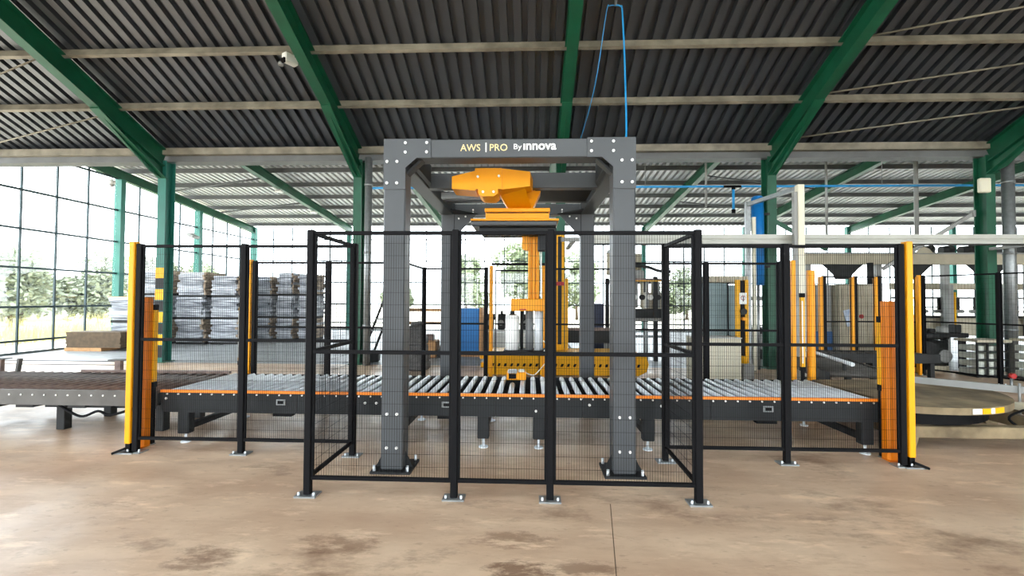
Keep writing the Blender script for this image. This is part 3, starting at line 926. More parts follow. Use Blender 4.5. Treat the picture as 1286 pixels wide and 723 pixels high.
# light-curtain guards at the two openings
def guard(x, y, h, label, m='guard', w=.11, d=.09, grp=None):
    t = thing('light_curtain_guard', label, 'guard post', (x, y, 0), grp)
    MB().prism([(x - w / 2, y - d / 2 + .02), (x - w / 2 + .02, y - d / 2), (x + w / 2 - .02, y - d / 2), (x + w / 2, y - d / 2 + .02), (x + w / 2, y + d / 2), (x - w / 2, y + d / 2)], 'z', .01, h).build('housing', m, t)
    MB().box(x - w / 2 - .01, x + w / 2 + .01, y - d / 2 - .06, y + d / 2 - .01, 0, .01).build('foot_plate', m, t)
    MB().box(x - w / 2 + .01, x + w / 2 - .01, y - d / 2 + .02, y + d / 2 - .005, h, h + .004).build('cap', m, t)
    return t
guard(-4.05, 4.67, 1.55, 'orange light-curtain guard post by the older conveyor')
guard(3.55, 4.67, 1.55, 'orange light-curtain guard post by the muddy turntable')
def sensor(x, y, z0, z1, label, m='yellow', win=True):
    t = thing('light_curtain', label, 'sensor', (x, y, 0), 'slim yellow light curtains')
    MB().box(x - .025, x + .025, y - .025, y + .025, z0, z1, .004).build('profile', m, t)
    if win:
        MB().box(x - .02, x + .0, y - .03, y - .026, z0 + .05, z1 - .05).build('window', 'white', t)
    for z in (z0 - .06, z1):
        MB().box(x - .027, x + .027, y - .027, y + .027, z, z + .06, .004).build('end_cap', 'black', t)
    MB().box(x - .02, x + .02, y - .02, y + .02, .01, z0 - .06).build('stand', 'black', t)
    MB().box(x - .028, x + .028, y - .024, y + .024, 0, .01).build('foot_plate', 'galv', t)
sensor(-4.30, RB + .08, .62, 1.42, 'slim yellow light curtain beside the orange rear post, in front of the bales')
sensor(-4.0, 4.742, .66, 1.42, 'slim yellow light curtain behind the guard post at the older conveyor', win=False)
sensor(3.515, 4.735, .72, 1.34, 'slim yellow light curtain behind the guard post at the turntable', win=False)
sensor(3.86, RB + .05, .62, 1.6, 'slim yellow and white light curtain beside the orange rear post')
t = guard(3.97, RB + .02, 1.98, 'tall orange guard post of the rear fence beside the light curtain', 'orange', .09, .07)
# ================================================================= YELLOW MACHINE BEHIND
ym = thing('turntable_wrapper', 'yellow floor-standing machine base with hazard marks and tall mast behind the gantry', 'machine', (.7, 9.6, 0))
MB().prism([(-.9, .06), (-.9, .40), (-.82, .48), (2.2, .48), (2.36, .40), (2.40, .25), (2.36, .1), (2.2, .02), (-.82, .02)], 'y', 9.35, 10.2).build('base_housing', 'yellow', ym)
for k in range(24):
    x = -.78 + .128 * k
    MB().prism([(x, .19), (x + .05, .19), (x + .07, .25), (x + .02, .25)][::1], 'y', 9.342, 9.349).build('hazard_mark', 'black', ym)
MB().box(-1.0, -.9, 9.4, 9.6, .15, .25, .01).box(-1.02, -.9, 9.4, 9.6, .33, .42, .01).build('socket', 'yellow', ym)
MB().box(.40, .46, 9.345, 9.349, .36, .42).build('emblem', 'black', ym)
MB().box(.54, .74, 9.8, 10.0, .48, 2.95, .01).build('mast', 'yellow', ym)
MB().box(.60, .68, 9.79, 9.80, .6, 2.9).build('mast_slot', 'darkm', ym)
MB().box(.55, .73, 9.76, 9.80, 1.85, 1.93).build('warning_band', 'red', ym)
MB().box(.76, .82, 9.82, 9.98, .48, 2.0).build('guide_rail', 'yellow', ym)

# ================================================================= LEFT: BALES
def bale(x, y, z, w, d, h, label, seed, brown=False):
    rr = random.Random(seed)
    w *= rr.uniform(.90, .97)
    y += rr.uniform(-.06, .06)
    t = thing('paper_bale', label, 'bale', (x, y, z), 'stacked paper bales')
    for half in (0, 1):
        mb = MB()
        n = 9
        zz = z + .075
        lh = (h - .075) / n
        for k in range(n):
            ox, oy = rr.uniform(-.045, .045), rr.uniform(-.05, .05)
            a = rr.uniform(-.03, .03)
            ww = w * rr.uniform(.92, 1.0) / 2
            if half == 0:
                x0, x1 = x - ww + ox, x + ww * .82 + ox
            else:
                x0, x1 = x + ww * .82 + ox, x + ww + ox
            tl = rr.uniform(-.012, .012) * (1 if 0 < k < n - 1 else 0)
            cxx, cyy = (x0 + x1) / 2, y + oy
            ca, sa = math.cos(a), math.sin(a)
            mb.obox((cxx, cyy, zz + lh / 2), ((ca, sa, tl), (-sa, ca, 0), (-tl, 0, 1)), ((x1 - x0) / 2, d / 2, lh * .5), .014)
            zz += lh
        mb.build('sheets' if half == 0 else 'edge_sheets', 'paper' if half == 0 or seed % 5 in (1, 3) else 'paperb', t)
    MB().box(x - w / 2 + .03, x + w / 2 - .03, y - d / 2 + .03, y + d / 2 - .03, z, z + .075).build('pallet_board', 'darkm', t)
    if brown:
        MB().box(x - w / 2 - .02, x + w / 2 + .02, y - d / 2 - .02, y + d / 2 + .02, z + h - .02, z + h + .02).build('top_board', 'wood', t)
LV = ('lowest bale', 'middle bale', 'top bale')
stacks = [(-12.3, 13.95, 1.05, .9, (.78, .78), 'short stack nearest the glazed wall, under a board'),
          (-12.5, 15.3, 1.08, 1.0, (.82, .80, .85), 'stack just behind the striped column'),
          (-11.32, 15.4, 1.08, 1.0, (.83, .74, .84), 'stack right beside the striped column'),
          (-10.2, 15.5, 1.08, 1.0, (.83, .74, .72), 'stack second from the striped column'),
          (-9.88, 16.9, .95, .9, (.82, .80, .72), 'stack at the rear fence orange post'),
          (-8.98, 16.95, .70, .9, (.80, .84, .84), 'narrow stack with split top bale'),
          (-8.22, 17.0, .64, .9, (.80, .84, .80), 'last narrow stack beside the fence corner post')]
for i, (x, y, w, d, hs_, lab) in enumerate(stacks):
    z = 0
    for k, h in enumerate(hs_):
        lev = ('lower bale', 'upper bale')[k] if len(hs_) == 2 else LV[k]
        bale(x + R.uniform(-.01, .01), y, z, w, d, h, 'white-wrapped paper ' + lev + ' of the ' + lab, 100 + i * 5 + k, len(hs_) == 2 and k == 1)
        z += h
cs = thing('cardboard_stack', 'low dark brown stack of flat boards on a pale pallet', 'cardboard stack', (-12.55, 13.0, 0))
for k in range(9):
    o = R.uniform(-.02, .02)
    MB().box(-13.38 + o, -11.75 + o, 12.75, 13.35, .10 + k * .05, .148 + k * .05).build('board', 'brown', cs)
MB().box(-13.4, -12.3, 12.73, 13.35, 0, .095).build('pallet', 'wood', cs)

# ================================================================= CENTRE BACKGROUND
t = thing('crate', 'blue crate with wooden edge standing behind the rear fence', 'crate', (-1.6, 12.5, 0))
MB().box(-1.98, -1.36, 12.3, 13.0, .1, 1.3, .02).build('body', 'blue', t)
MB().box(-1.35, -1.27, 12.3, 13.0, .06, 1.32).build('wooden_side', 'wood', t)
MB().box(-1.98, -1.28, 12.32, 12.98, 0, .1).build('pallet', 'wood', t)
t = thing('timber_frame', 'open pale timber frame beside the blue crate', 'frame', (-2.8, 12.8, 0))
for z in (.83, 1.2):
    MB().box(-3.5, -2.2, 12.78, 12.84, z, z + .08).build('rail', 'wood', t)
for x in (-3.5, -2.28, -2.12):
    MB().box(x, x + .1, 12.7, 12.78, 0, 1.4).build('upright', 'wood', t)
t = thing('tan_machine', 'small tan machine with dark fittings below the timber frame', 'machine', (-2.6, 12.2, 0))
MB().box(-2.85, -2.45, 12.0, 12.5, 0, .45, .03).build('body', 'wood', t)
MB().prism([(-2.45, 0), (-2.15, 0), (-2.15, .5), (-2.3, .5)], 'y', 12.0, 12.4).build('wedge_cover', 'darkm', t)
MB().box(-2.75, -2.55, 12.05, 12.3, .45, .62, .02).build('fitting', 'rust', t)
t = thing('sack', 'grey crumpled sack standing behind the rear fence corner', 'sack', (-2.5, 10.0, 0))
mb = MB()
for k in range(5):
    z = .18 * k
    q = .1 * k - .2
    mb.obox((-2.5 + R.uniform(-.03, .03), 10.0, z + .1), ((math.cos(q), math.sin(q), 0), (-math.sin(q), math.cos(q), 0), (0, 0, 1)), (.27 - .012 * k, .24, .11), .07)
mb.build('cloth', 'bag', t)
MB().obox((-2.48, 10.0, .99), ((.9, .3, .1), (-.3, .95, 0), (-.1, 0, 1)), (.13, .1, .06), .05).build('tied_neck', 'bag', t)
t = thing('step_ladder', 'dark step ladder leaning between downpipe and gantry post', 'ladder', (-3.85, 11.4, 0))
for s in (-.12, .14):
    MB().bar((-4.1 + s, 11.3, 0), (-3.62 + s, 11.6, 1.5), .04, .05).build('rail', 'darkm', t)
for k in range(5):
    q = (k + .6) / 5.2
    MB().bar((-4.1 + .48 * q - .13, 11.3 + .3 * q, 1.5 * q), (-4.1 + .48 * q + .15, 11.3 + .3 * q, 1.5 * q), .05, .03).build('rung', 'galv', t)
MB().box(-4.2, -3.7, 11.1, 11.28, 0, .28, .03).build('base_block', 'darkm', t)
t = thing('work_bench', 'long pale work bench behind the film roll', 'bench', (-.9, 13.3, 0))
MB().box(-1.25, .6, 13.0, 13.7, .62, .68, .01).build('top', 'white', t)
for x in (-1.2, .5):
    for y in (13.05, 13.6):
        MB().box(x, x + .06, y, y + .06, 0, .62).build('leg', 'grey', t)
MB().box(-1.15, .5, 13.08, 13.1, .08, .6).build('front_panel', 'white', t)
for k, x in enumerate((-1.15, -.82, -.5, -.1)):
    t = thing('motor_unit', 'dark motor with round end on the pale bench, %s' % ('beside the blue crate', 'second from the blue crate', 'left of the film roll', 'behind the film roll')[k], 'motor', (x, 13.3, .68), 'dark motors on the bench')
    MB().box(x - .1, x + .12, 13.15, 13.45, .68, .98 + .06 * (k % 2), .03).build('body', 'darkm', t)
    MB().cyl((x, 13.1, .88), (x, 13.15, .88), .08, n=12).build('end_cover', 'grey', t)
    MB().cyl((x - .1, 13.3, 1.04), (x + .14, 13.3, 1.04), .09, n=14).build('fan_cover', 'darkm', t)
    MB().box(x - .02, x + .05, 13.2, 13.4, 1.10, 1.22, .01).build('terminal_box', 'darkm', t)
t = thing('infeed_table', 'dark sloping feed table behind the yellow machine', 'table', (1.5, 11.4, 0))
MB().prism([(.82, .50), (2.05, .50), (2.05, .60), (.95, .78), (.82, .78)], 'y', 11.3, 12.1).build('deck', 'darkm', t)
MB().box(.82, 2.05, 11.22, 11.29, .80, .87).build('side_rail', 'rust', t)
for x in (.85, 1.95):
    for y in (11.35, 12.0):
        MB().box(x, x + .08, y, y + .08, 0, .5).build('leg', 'galv', t)
MB().bar((.9, 11.25, .5), (1.2, 11.25, .1), .04, .04).build('strut', 'galv', t)
MB().box(.85, 2.0, 11.22, 11.29, .5, .8).build('skirt', 'darkm', t)
t = thing('control_cabinet', 'dark navy control cabinet behind the rear fence post', 'cabinet', (1.78, 12.6, 0))
MB().box(1.55, 2.0, 12.4, 12.9, 0, 1.45, .02).build('body', mat('navy_paint', (34, 44, 72), .5), t)
MB().box(1.77, 1.78, 12.395, 12.4, .1, 1.4).build('door_gap', 'black', t)
MB().box(1.70, 1.73, 12.38, 12.4, .8, .95).build('handle', 'galv', t)

# tall packing machine
t = thing('packing_machine', 'tall grey packing machine with stacked motors behind the gantry right posts', 'machine', (2.9, 12.2, 0))
for x in (2.15, 3.2):
    for y in (11.8, 12.8):
        MB().box(x - .05, x + .05, y - .05, y + .05, 0, 2.15).build('upright', 'darkm', t)
for y in (11.75, 12.75):
    MB().box(2.1, 3.5, y, y + .1, 2.02, 2.10).build('cross_rail', 'rust', t)
MB().box(2.1, 3.55, 11.72, 11.75, 2.02, 2.05).build('yellow_rail', 'yellow', t)
MB().box(2.3, 2.95, 11.9, 12.5, 2.10, 2.32, .03).build('carriage', 'grey', t)
MB().cyl((2.45, 12.0, 2.32), (2.45, 12.0, 2.62), .16, n=16).build('motor', 'grey', t)
MB().cyl((2.8, 12.1, 2.32), (2.8, 12.1, 2.75), .13, n=16).build('motor', 'beige', t)
MB().cyl((2.12, 12.0, 2.2), (2.12, 12.0, 2.75), .12, n=16).build('motor', 'beige', t)
MB().cyl((2.12, 12.0, 2.75), (2.12, 12.0, 2.85), .14, .08, n=16).build('motor_cap', 'grey', t)
for k in range(5):
    MB().box(2.72 + .14 * k, 2.79 + .14 * k, 11.92, 12.0, 1.35, 2.02).build('suction_column', ('grey', 'beige')[k % 2], t)
for k in range(4):
    MB().cyl((2.68 + .2 * k, 11.8, 1.62), (2.68 + .2 * k, 11.95, 1.62), .07, n=12).build('roller_head', ('white', 'darkm')[k % 2], t)
MB().box(2.2, 3.5, 11.8, 12.7, 1.0, 1.32, .02).build('press_bed', 'darkm', t)
MB().box(2.2, 3.5, 11.74, 11.8, 1.02, 1.09).build('bed_edge', 'grey', t)
MB().box(2.2, 3.5, 11.76, 11.8, .60, .66).build('lower_rail', 'galv', t)
for x in (2.3, 2.95, 3.4):
    MB().box(x, x + .06, 11.78, 11.86, 0, 1.0).build('leg', 'galv', t)
MB().box(3.05, 3.4, 11.95, 12.6, 1.32, 1.75, .02).build('gear_case', 'beige', t)
MB().tube(catpts([(2.2, 11.9, 2.3), (2.6, 11.85, 2.42), (3.0, 11.85, 2.4), (3.3, 11.85, 2.3), (3.6, 11.85, 2.28)]), .04).build('hose', 'darkm', t)

# ================================================================= RIGHT SIDE
t = thing('white_cabinet', 'low cream-white cabinet behind the conveyor', 'cabinet', (3.1, 7.8, 0))
MB().box(2.72, 3.44, 7.6, 8.1, .05, .93, .01).build('body', 'cream', t)
MB().box(2.74, 3.42, 7.63, 8.08, 0, .05).build('plinth', 'darkm', t)
MB().box(2.71, 3.45, 7.59, 8.11, .93, .945).build('lid', 'white', t)
MB().box(3.07, 3.075, 7.597, 7.60, .08, .90).build('door_gap', 'grey', t)
t = thing('small_motor', 'small grey motor beside the cream-white cabinet', 'motor', (3.65, 7.9, 0))
MB().box(3.52, 3.70, 7.7, 8.0, 0, .5, .02).build('body', 'grey', t)
MB().cyl((3.6, 7.85, .5), (3.6, 7.85, .62), .05, n=12).build('cap', 'yellow', t)
t = thing('grey_cabinet', 'tall grey-green cabinet with ribbed pale roof behind the fence', 'cabinet', (4.0, 10.0, 0))
MB().box(3.62, 4.03, 9.5, 10.2, 0, 1.91, .01).build('body', 'cab', t)
MB().box(4.05, 4.36, 9.5, 10.2, 0, 1.86, .01).build('body_narrow', 'cab', t)
MB().box(4.03, 4.05, 9.49, 9.6, 0, 1.9).build('seam_post', 'black', t)
rb = MB()
for k in range(16):
    rb.box(3.56 + k * .054, 3.60 + k * .054, 9.42, 10.25, 1.93, 2.04)
rb.box(3.55, 4.42, 9.44, 10.24, 1.92, 2.02)
rb.build('ribbed_roof', 'beige', t)
t = thing('machine_stand', 'yellow upright stand with black slot, warning sign and grey button', 'stand', (4.12, 9.1, 0))
for x in (4.0, 4.16):
    MB().box(x, x + .06, 9.0, 9.1, .01, 1.95, .004).build('rail', 'yellow', t)
MB().box(4.06, 4.16, 9.04, 9.1, .01, 1.94).build('slot', 'black', t)
MB().box(4.045, 4.18, 8.99, 9.0, 1.48, 1.70).build('sign_plate', 'white', t)
MB().cyl((4.11, 8.985, 1.60), (4.11, 8.99, 1.60), .045, n=14).build('sign_ring', 'red', t)
MB().cyl((4.11, 8.982, 1.60), (4.11, 8.986, 1.60), .034, n=14).build('sign_face', 'white', t)
MB().box(4.102, 4.118, 8.978, 8.982, 1.53, 1.63).build('sign_symbol', 'black', t)
MB().cyl((4.11, 8.95, 1.34), (4.11, 9.04, 1.34), .06, n=14).build('button', 'darkm', t)
MB().cyl((4.12, 8.96, 1.2), (4.12, 9.04, 1.2), .035, n=12).build('lamp', 'orange', t)
MB().box(3.95, 4.27, 8.95, 9.15, 0, .01).build('foot_plate', 'darkm', t)

t = thing('overhead_duct', 'long pale grey ribbed overhead duct crossing in front of the columns', 'duct', (6.2, 9.05, 2.65))
MB().prism([(9.0, 2.65), (9.0, 2.70), (9.02, 2.715), (9.02, 2.735), (9.0, 2.75), (9.0, 2.83), (9.12, 2.83), (9.12, 2.65)], 'x', 1.15, 12.5).build('duct_body', mat('pale_duct', (186, 186, 176), .5, .1, .15, 2), t)
MB().box(.62, 1.15, 9.03, 9.1, 2.70, 2.78).build('duct_end', 'grey', t)
MB().box(1.15, 12.5, 8.99, 9.13, 2.63, 2.648).build('lower_lip', 'darkm', t)
for x in (.87, 10.3):
    MB().box(x - .04, x + .04, 9.12 if x > 1 else 9.1, 10.62, 2.70, 2.76).build('support_arm', 'grey', t)
t = thing('portal_frame', 'pale upright posts joined by a sloping-looking top bar beside the blue cylinder', 'frame', (5.0, 9.6, 0))
MB().box(5.03, 5.15, 8.75, 8.87, .01, 3.74, .006).build('near_post', 'cream', t)
MB().box(4.96, 5.02, 8.76, 8.84, .01, 3.6).build('side_channel', 'grey', t)
MB().box(4.80, 4.90, 10.32, 10.42, .01, 3.74, .006).build('far_post', 'galv', t)
MB().bar((5.08, 8.87, 3.69), (4.86, 10.32, 3.69), .08, .08).build('top_bar', 'galv', t)
MB().box(4.93, 5.0, 10.3, 10.36, .01, 3.4).build('switch_strip', 'cream', t)
for x, y in ((5.09, 8.81), (4.85, 10.37)):
    MB().box(x - .12, x + .12, y - .1, y + .1, 0, .01).build('foot_plate', 'darkm', t)
t = thing('blue_cylinder', 'tall blue cylinder mounted vertically against the green column', 'cylinder', (5.16, 10.55, 2.1))
MB().cyl((5.16, 10.55, 1.9), (5.16, 10.55, 3.88), .13, n=22).build('tank', 'blue', t)
MB().cyl((5.16, 10.55, 3.88), (5.16, 10.55, 3.92), .13, .08, n=22).build('tank_cap', 'blue', t)
for z in (2.3, 3.5):
    MB().box(5.24, 5.46, 10.6, 10.64, z, z + .05).build('bracket', 'darkm', t)
MB().cyl((5.16, 10.55, .0), (5.16, 10.55, 1.9), .03, n=8).build('feed_pipe', 'galv', t)
t = thing('air_pipe', 'long thin blue air pipe with a valve drop running below the rear roof', 'pipe', (4, 12, 4.5))
MB().cyl((-4.2, 12, 4.5), (14, 12, 4.5), .03, n=8).build('pipe', 'bluep', t)
MB().cyl((5.26, 12, 4.42), (5.26, 12, 4.5), .05, n=8).cyl((5.26, 12, 3.8), (5.26, 12, 3.9), .05, n=8).build('fitting', 'black', t)
MB().cyl((5.26, 12, 3.9), (5.26, 12, 4.42), .035, n=8).build('drop_pipe', 'bluep', t)
MB().cyl((5.0, 12, 4.5), (5.45, 12, 4.5), .034, n=8).build('joint', 'black', t)
for x in (-3.5, 3.0, 9.0):
    MB().cyl((x, 12, 4.5), (x, 12, zf(12) - .05), .008, n=6).build('hanger', 'galv', t)
for x, y, z0, lab in ((7.7, 12.15, 2.9, 'thin grey rod hanging from the rear roof above the robot cell'), (4.62, 12.15, 4.0, 'thin grey rod hanging from the rear roof near the valve drop'), (10.0, 12.2, 2.9, 'thick grey hanger post beside the cream box column')):
    t = tag(MB().cyl((x, y, z0), (x, y, zf(y) - .01), .05 if x > 9 else .03, n=8).build('hanger_rod', 'grey'), lab, 'rod')
t = thing('diagonal_brace', 'grey diagonal brace climbing to the column with the cream box', 'brace', (9.5, 10.7, 3))
MB().bar((8.2, 10.95, 2.3), (10.18, 10.9, 3.57), .06, .08).build('strut', 'grey', t)
MB().box(10.16, 10.22, 10.85, 10.95, 3.5, 3.65).build('gusset', 'grey', t)
t = thing('diagonal_brace', 'green diagonal brace running down from the column beside the blue cylinder', 'brace', (6, 10.9, 3))
MB().bar((5.64, 10.9, 3.45), (6.9, 10.9, 2.75), .05, .09).build('strut', 'green', t)
MB().box(5.58, 5.66, 10.85, 10.95, 3.38, 3.52).build('gusset', 'green', t)

# robot-cell fences on the right
def fence_o(name, label, pts, h=2.1):
    t = thing(name, label, 'fence', (pts[0][0], pts[0][1], 0))
    for x, y in pts:
        p = MB().box(x - .0, x + .07, y - .03, y + .03, .01, h, .004).build('post', 'black', t)
        MB().box(x - .07, x - .0, y - .035, y + .035, .01, h - .02, .004).build('orange_profile', 'orange', p)
        MB().box(x - .1, x + .1, y - .07, y + .07, 0, .01).build('foot_plate', 'darkm', p)
    for a, b in zip(pts[:-1], pts[1:]):
        panel(t, a, b, h - .01, 1.1, .14, sp=.05, gap=.06)
    return t
fence_o('cell_fence', 'orange-posted mesh fence of the robot cell behind the portal', [(6.35, 10.2), (7.12, 10.35), (7.62, 10.35), (8.45, 10.3)])
t = fence('cell_fence', 'black mesh cell fence running along the crates at the picture edge', [(8.26, 9.95), (8.76, 8.9), (9.4, 7.4)], h=2.09, sp=.05)
MB().box(8.15, 8.20, 9.92, 9.98, .01, 2.1, .004).build('orange_profile', 'orange', t)

# beige cabinets and robot-cell machines
t = thing('switch_cabinet', 'grey switch cabinet with blue lower half behind the cell fence', 'cabinet', (6.9, 12, 0))
MB().box(6.70, 7.45, 11.6, 12.2, .8, 1.95, .01).build('upper_body', 'grey', t)
MB().box(6.70, 7.45, 11.58, 12.2, 0, .8, .01).build('lower_body', mat('dark_blue_paint', (30, 80, 130), .5), t)
MB().box(7.06, 7.07, 11.59, 11.6, .82, 1.92).build('door_gap', 'darkm', t)
t = thing('panel_cabinet', 'beige ribbed panel cabinet with a hanging leaflet', 'cabinet', (7.9, 11.5, 0))
MB().box(7.5, 8.3, 11.4, 12.0, 0, 1.95, .01).build('body', 'beige', t)
for k in range(5):
    MB().box(7.56 + .15 * k, 7.60 + .15 * k, 11.385, 11.4, .1, 1.9).build('rib', 'beige', t)
MB().obox((7.72, 11.37, 1.15), ((.97, 0, .25), (0, 1, 0), (-.25, 0, .97)), (.11, .008, .2)).build('leaflet', mat('leaflet_print', (150, 176, 214), .6, 0, 0, 9, (216, 224, 234)), t)
MB().cyl((8.0, 11.36, 1.18), (8.0, 11.385, 1.18), .05, n=12).build('red_button', 'red', t)
t = thing('robot_head', 'dark green hanging machine head behind the cell fence', 'machine', (8.6, 11.9, 0))
MB().box(8.42, 8.78, 11.7, 12.1, 1.42, 1.98, .04).build('head', 'grey', t)
MB().box(8.42, 8.5, 11.68, 11.7, 1.5, 1.9).build('teal_strip', 'teal', t)  # plain teal strip along one edge of the head
MB().cyl((8.6, 11.9, 1.98), (8.6, 11.9, 2.52), .07, n=12).build('hanger', 'darkm', t)
MB().box(8.45, 8.75, 11.75, 12.05, 0, 1.0, .03).build('pedestal', 'beige', t)
MB().box(8.5, 8.7, 11.74, 11.75, .85, .96).build('label_plate', 'white', t)
MB().cyl((8.6, 11.9, 1.0), (8.6, 11.9, 1.42), .05, n=10).build('spindle', 'darkm', t)

t = thing('bridge_machine', 'long beige bridge machine spanning above the robot cell', 'machine', (10.5, 13, 0))
MB().box(7.5, 14.2, 12.9, 13.1, 2.56, 2.86, .01).build('bridge_beam', 'beige', t)
MB().box(7.5, 14.2, 12.86, 12.9, 2.84, 2.88).build('beam_lip', 'grey', t)
for x in (7.7, 9.6, 11.4, 13.6):
    MB().box(x - .07, x + .07, 12.95, 13.1, 0, 2.56).build('upright', 'grey', t)
for x in (8.65, 10.5, 12.5):      # arched knee plates
    pts = [(x - .95, 2.56), (x + .95, 2.56)]
    arc = [(x + .25 + .7 * math.cos(a), 2.1 + .42 * math.sin(a)) for a in (0, .5, 1.0, 1.57)]
    MB().prism([(x - .55, 2.56), (x + .55, 2.56), (x + .42, 2.45), (x + .25, 2.28), (x + .2, 2.15), (x - .2, 2.15), (x - .25, 2.28), (x - .42, 2.45)], 'y', 12.97, 13.02).build('knee_plate', 'darkm', t)
for k in range(7):
    x = 10.2 + .52 * k
    MB().cyl((x, 12.95, 2.95), (x + .3, 12.95, 2.98), .11, n=12).build('drive_motor', 'darkm', t)
    MB().box(x - .02, x + .34, 12.9, 13.08, 2.86, 2.90).build('motor_mount', 'darkm', t)
MB().prism([(10.5, 2.86), (10.95, 2.86), (10.85, 2.98), (10.72, 3.03), (10.6, 2.98)], 'y', 12.84, 12.88).build('cam_plate', 'beige', t)
MB().box(10.2, 14.2, 13.3, 13.4, 1.88, 2.06).build('lower_beam', 'beige', t)
MB().box(10.2, 14.2, 13.3, 13.36, 1.62, 1.68).build('lower_rail', 'grey', t)
MB().box(10.2, 11.0, 13.2, 13.6, .70, 1.18, .02).build('grey_hopper', 'cab', t)
for k in range(8):
    x = 10.2 + .48 * k
    MB().cyl((x, 13.1, 1.28), (x + .3, 13.1, 1.28), .05, n=10).build('gripper', 'grey', t)
    MB().box(x + .1, x + .2, 13.08, 13.12, 1.28, 1.66).build('gripper_arm', 'darkm', t)
MB().box(11.0, 14.0, 13.2, 13.6, .6, 1.1, .02).build('bed', 'beige', t)
MB().box(10.2, 14.2, 13.1, 13.2, 1.1, 1.16).build('bed_rail', 'darkm', t)
for x in (11.2, 12.6):
    MB().box(x, x + .14, 12.7, 12.85, .6, 2.0).build('tool_column', 'grey', t)
    MB().box(x + .16, x + .2, 12.7, 12.74, .8, 1.8).build('yellow_scale', 'yellow', t)

# dark gear train on a low bed
t = thing('gear_machine', 'low dark gear machine on a long bed behind the turntable', 'machine', (8.9, 10.8, 0))
MB().box(8.36, 10.15, 11.0, 11.6, .72, .82, .01).build('bed', 'darkm', t)
MB().box(8.42, 9.3, 10.5, 11.0, .12, .68, .06).build('gear_case', 'darkm', t)
MB().cyl((8.75, 10.42, .45), (8.75, 10.5, .45), .22, n=18).build('pulley', 'darkm', t)
MB().cyl((9.12, 10.42, .35), (9.12, 10.5, .35), .14, n=16).build('pulley', 'grey', t)
MB().cyl((8.5, 10.55, .78), (9.25, 10.55, .78), .08, n=14).build('shaft', 'darkm', t)
for k in range(6):
    MB().box(8.4 + .29 * k, 8.55 + .29 * k, 11.0, 11.2, .82, .92 + .05 * (k % 3), .02).build('fitting', ('grey', 'darkm')[k % 2], t)
for x in (8.4, 9.6, 10.0):
    MB().box(x, x + .1, 11.02, 11.12, 0, .72).build('leg', 'darkm', t)
MB().box(8.45, 9.3, 10.55, 10.95, 0, .12).build('plinth', 'beige', t)
t = thing('chain_conveyor', 'dark low chain conveyor crossing behind the portal posts', 'conveyor', (6.8, 9.3, 0))
for y in (9.25, 9.85):
    MB().box(5.4, 8.0, y, y + .06, .34, .52, .006).build('side_rail', 'darkm', t)
for k in range(17):
    MB().cyl((5.5 + .15 * k, 9.31, .47), (5.5 + .15 * k, 9.85, .47), .035, n=10).build('roller', 'rustp', t)
for x in (5.5, 6.7, 7.8):
    for y in (9.25, 9.83):
        MB().box(x, x + .08, y, y + .08, 0, .34).build('leg', 'darkm', t)
MB().box(5.9, 6.4, 9.4, 9.75, .08, .34, .04).build('gearmotor', 'darkm', t)
MB().box(6.9, 7.5, 9.4, 9.75, .05, .34, .03).build('chain_case', 'darkm', t)
t = thing('pallet_lift', 'dark boxy lift machine behind the cream-white cabinet', 'machine', (5.9, 12.3, 0))
MB().box(5.45, 6.45, 12.0, 12.8, .05, .85, .03).build('body', 'darkm', t)
for x in (5.5, 6.4):
    MB().box(x - .05, x + .05, 11.95, 12.05, 0, 1.7).build('mast', 'darkm', t)
MB().box(5.45, 6.45, 11.96, 12.04, 1.55, 1.66).build('mast_tie', 'grey', t)
MB().cyl((5.95, 11.93, .5), (5.95, 12.0, .5), .2, n=16).build('wheel', 'grey', t)
def basket(x, y, w, d, h, nx, nz, label):
    t = thing('wire_basket', label, 'basket', (x + w / 2, y + d / 2, 0), 'wire baskets of pale blocks')
    for i in range(nx):
        for k in range(nz):
            bx = x + .03 + i * (w - .04) / nx
            bz = .05 + k * (h - .08) / nz
            MB().box(bx, bx + (w - .04) / nx * .72, y + .04, y + d - .04, bz, bz + (h - .08) / nz * .7, .01).build('block', 'block', t)
    for i in range(nx + 1):
        xx = x + i * (w) / nx
        MB().box(xx - .014, xx + .014, y, y + .03, 0, h).build('bar', 'darkm', t)
    for k in range(nz + 1):
        zz = .04 + k * (h - .06) / nz
        MB().box(x, x + w, y + .002, y + .028, zz - .012, zz + .012).build('rail', 'darkm', t)
    MB().box(x - .03, x + w + .03, y - .03, y + d, h, h + .05).build('top_board', 'beige', t)
    MB().box(x, x + w, y + .03, y + d, .0, .04).build('base', 'darkm', t)
basket(9.16, 9.75, .62, .5, .72, 3, 4, 'wire basket of pale blocks left of the black cell post')
basket(9.86, 9.3, .9, .5, .76, 4, 4, 'wire basket of pale blocks right of the black cell post')
t = thing('black_motor', 'rounded black motor standing on the basket beside the downpipe', 'motor', (10.1, 9.5, .81))
MB().box(9.95, 10.3, 9.4, 9.7, .81, 1.12, .06).build('body', 'black', t)
MB().cyl((10.12, 9.36, .96), (10.12, 9.4, .96), .11, n=14).build('end_cover', 'darkm', t)
t = thing('red_valve', 'small red valve wheel on a pipe in front of the block baskets', 'valve', (8.35, 8.35, 0))
MB().cyl((8.35, 8.3, 0), (8.35, 8.3, .22), .02, n=8).build('pipe', 'galv', t)
MB().cyl((8.35, 8.25, .27), (8.35, 8.32, .27), .045, n=14).build('wheel', 'red', t)

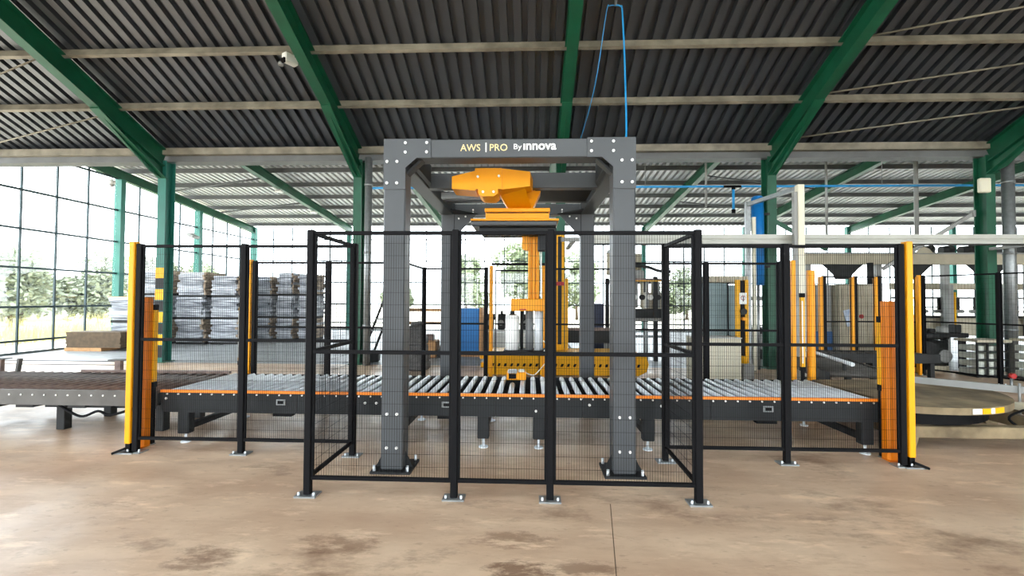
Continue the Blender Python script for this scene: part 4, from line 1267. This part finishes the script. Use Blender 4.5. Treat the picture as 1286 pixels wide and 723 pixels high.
# outfeed conveyor towards the rear
t = thing('outfeed_conveyor', 'dark receding chain conveyor with a shiny guide tube behind the turntable', 'conveyor', (5.0, 8.3, 0))
def oc2(u, v, z):       # local frame turned slightly
    a = .27
    return (4.25 + u * math.cos(a) + v * math.sin(a), 6.72 - u * math.sin(a) + v * math.cos(a), z)
for u in (0.0, .86):
    MB().bar(oc2(u, 0, .46), oc2(u, 2.05, .46), .05, .16).build('side_rail', 'darkm', t)
rl = MB()
for k in range(13):
    v = .1 + .15 * k
    MB().cyl(oc2(.03, v, .5), oc2(.83, v, .5), .035, n=10).build('roller', 'rustp', t)
for v in (.2, 1.85):
    for u in (.0, .86):
        q = oc2(u, v, 0)
        MB().box(q[0] - .04, q[0] + .04, q[1] - .04, q[1] + .04, 0, .4).build('leg', 'darkm', t)
MB().cyl(oc2(.30, 0, .66), oc2(.28, 2.0, .66), .028, n=12).build('guide_tube', 'zinc', t)
for v in (.3, 1.8):
    MB().bar(oc2(.30, v, .5), oc2(.30, v, .66), .03, .03).build('tube_stay', 'darkm', t)
MB().box(4.15, 4.5, 6.9, 7.2, .12, .4, .04).build('gearmotor', 'darkm', t)

# muddy turntable
tt = thing('turntable', 'muddy round-fronted steel turntable with a yellow sticker at its edge', 'turntable', (4.6, 5.6, 0))
arc = []
for k in range(19):
    a = math.radians(-112 + k * 7.6)
    arc.append((4.25 + 1.28 * math.cos(a), 6.0 + 1.28 * math.sin(a)))
poly = [(3.78, 6.3)] + arc + [(5.45, 6.45)]
poly = [(max(3.68, p[0]), p[1]) for p in poly]
MB().prism(poly, 'z', .43, .50).build('deck', 'dirt', tt)
inner = [(4.4 + (p[0] - 4.4) * .8, 5.7 + (p[1] - 5.7) * .8) for p in poly]
MB().prism(inner, 'z', .28, .43).build('slew_ring', 'black', tt)
MB().box(3.75, 6.4, 4.93, 5.05, .14, .26, .01).build('base_beam', 'dirt', tt)
MB().box(3.75, 6.4, 6.1, 6.22, .14, .26, .01).build('base_beam', 'dirt', tt)
for x in (3.85, 4.6, 5.5, 6.2):
    MB().box(x - .05, x + .05, 5.05, 6.1, .15, .28).build('base_tie', 'dirt', tt)
for x, y in ((3.92, 4.99), (5.9, 4.99), (3.92, 6.16), (5.9, 6.16)):
    MB().prism([(x - .12, .14), (x + .12, .14), (x + .07, 0), (x - .07, 0)], 'y', y - .05, y + .05).build('foot_block', 'dirt', tt)
a0 = math.radians(-82)
for k, (m, w) in enumerate((('white', .10), ('yellow', .10), ('white', .05), ('yellow', .14))):
    ang = a0 + (0, .085, .15, .23)[k]
    c = Vector((4.25 + 1.284 * math.cos(ang), 6.0 + 1.284 * math.sin(ang), .466))
    MB().obox(c, ((-math.sin(ang), math.cos(ang), 0), (math.cos(ang), math.sin(ang), 0), (0, 0, 1)), (w / 2, .003, .026)).build('sticker', m, tt)
MB().bar((4.75, 6.36, .54), (5.75, 5.45, .54), .05, .08).build('guide_rail', 'grey', tt)
MB().bar((4.82, 6.4, .525), (5.85, 5.52, .525), .10, .05).build('guide_shelf', 'darkm', tt)
MB().box(5.38, 5.62, 5.2, 5.35, .36, .44, .01).build('junction_box', 'cream', tt)
MB().cyl((5.62, 5.5, .26), (5.62, 5.5, .62), .012, n=8).build('sensor_post', 'grey', tt)
MB().tube(catpts([(5.35, 5.2, .38), (5.1, 5.1, .30), (5.3, 4.95, .12), (5.42, 4.75, .02), (5.9, 4.6, .01), (6.4, 4.62, .01)]), .012).build('cable', 'black', tt)
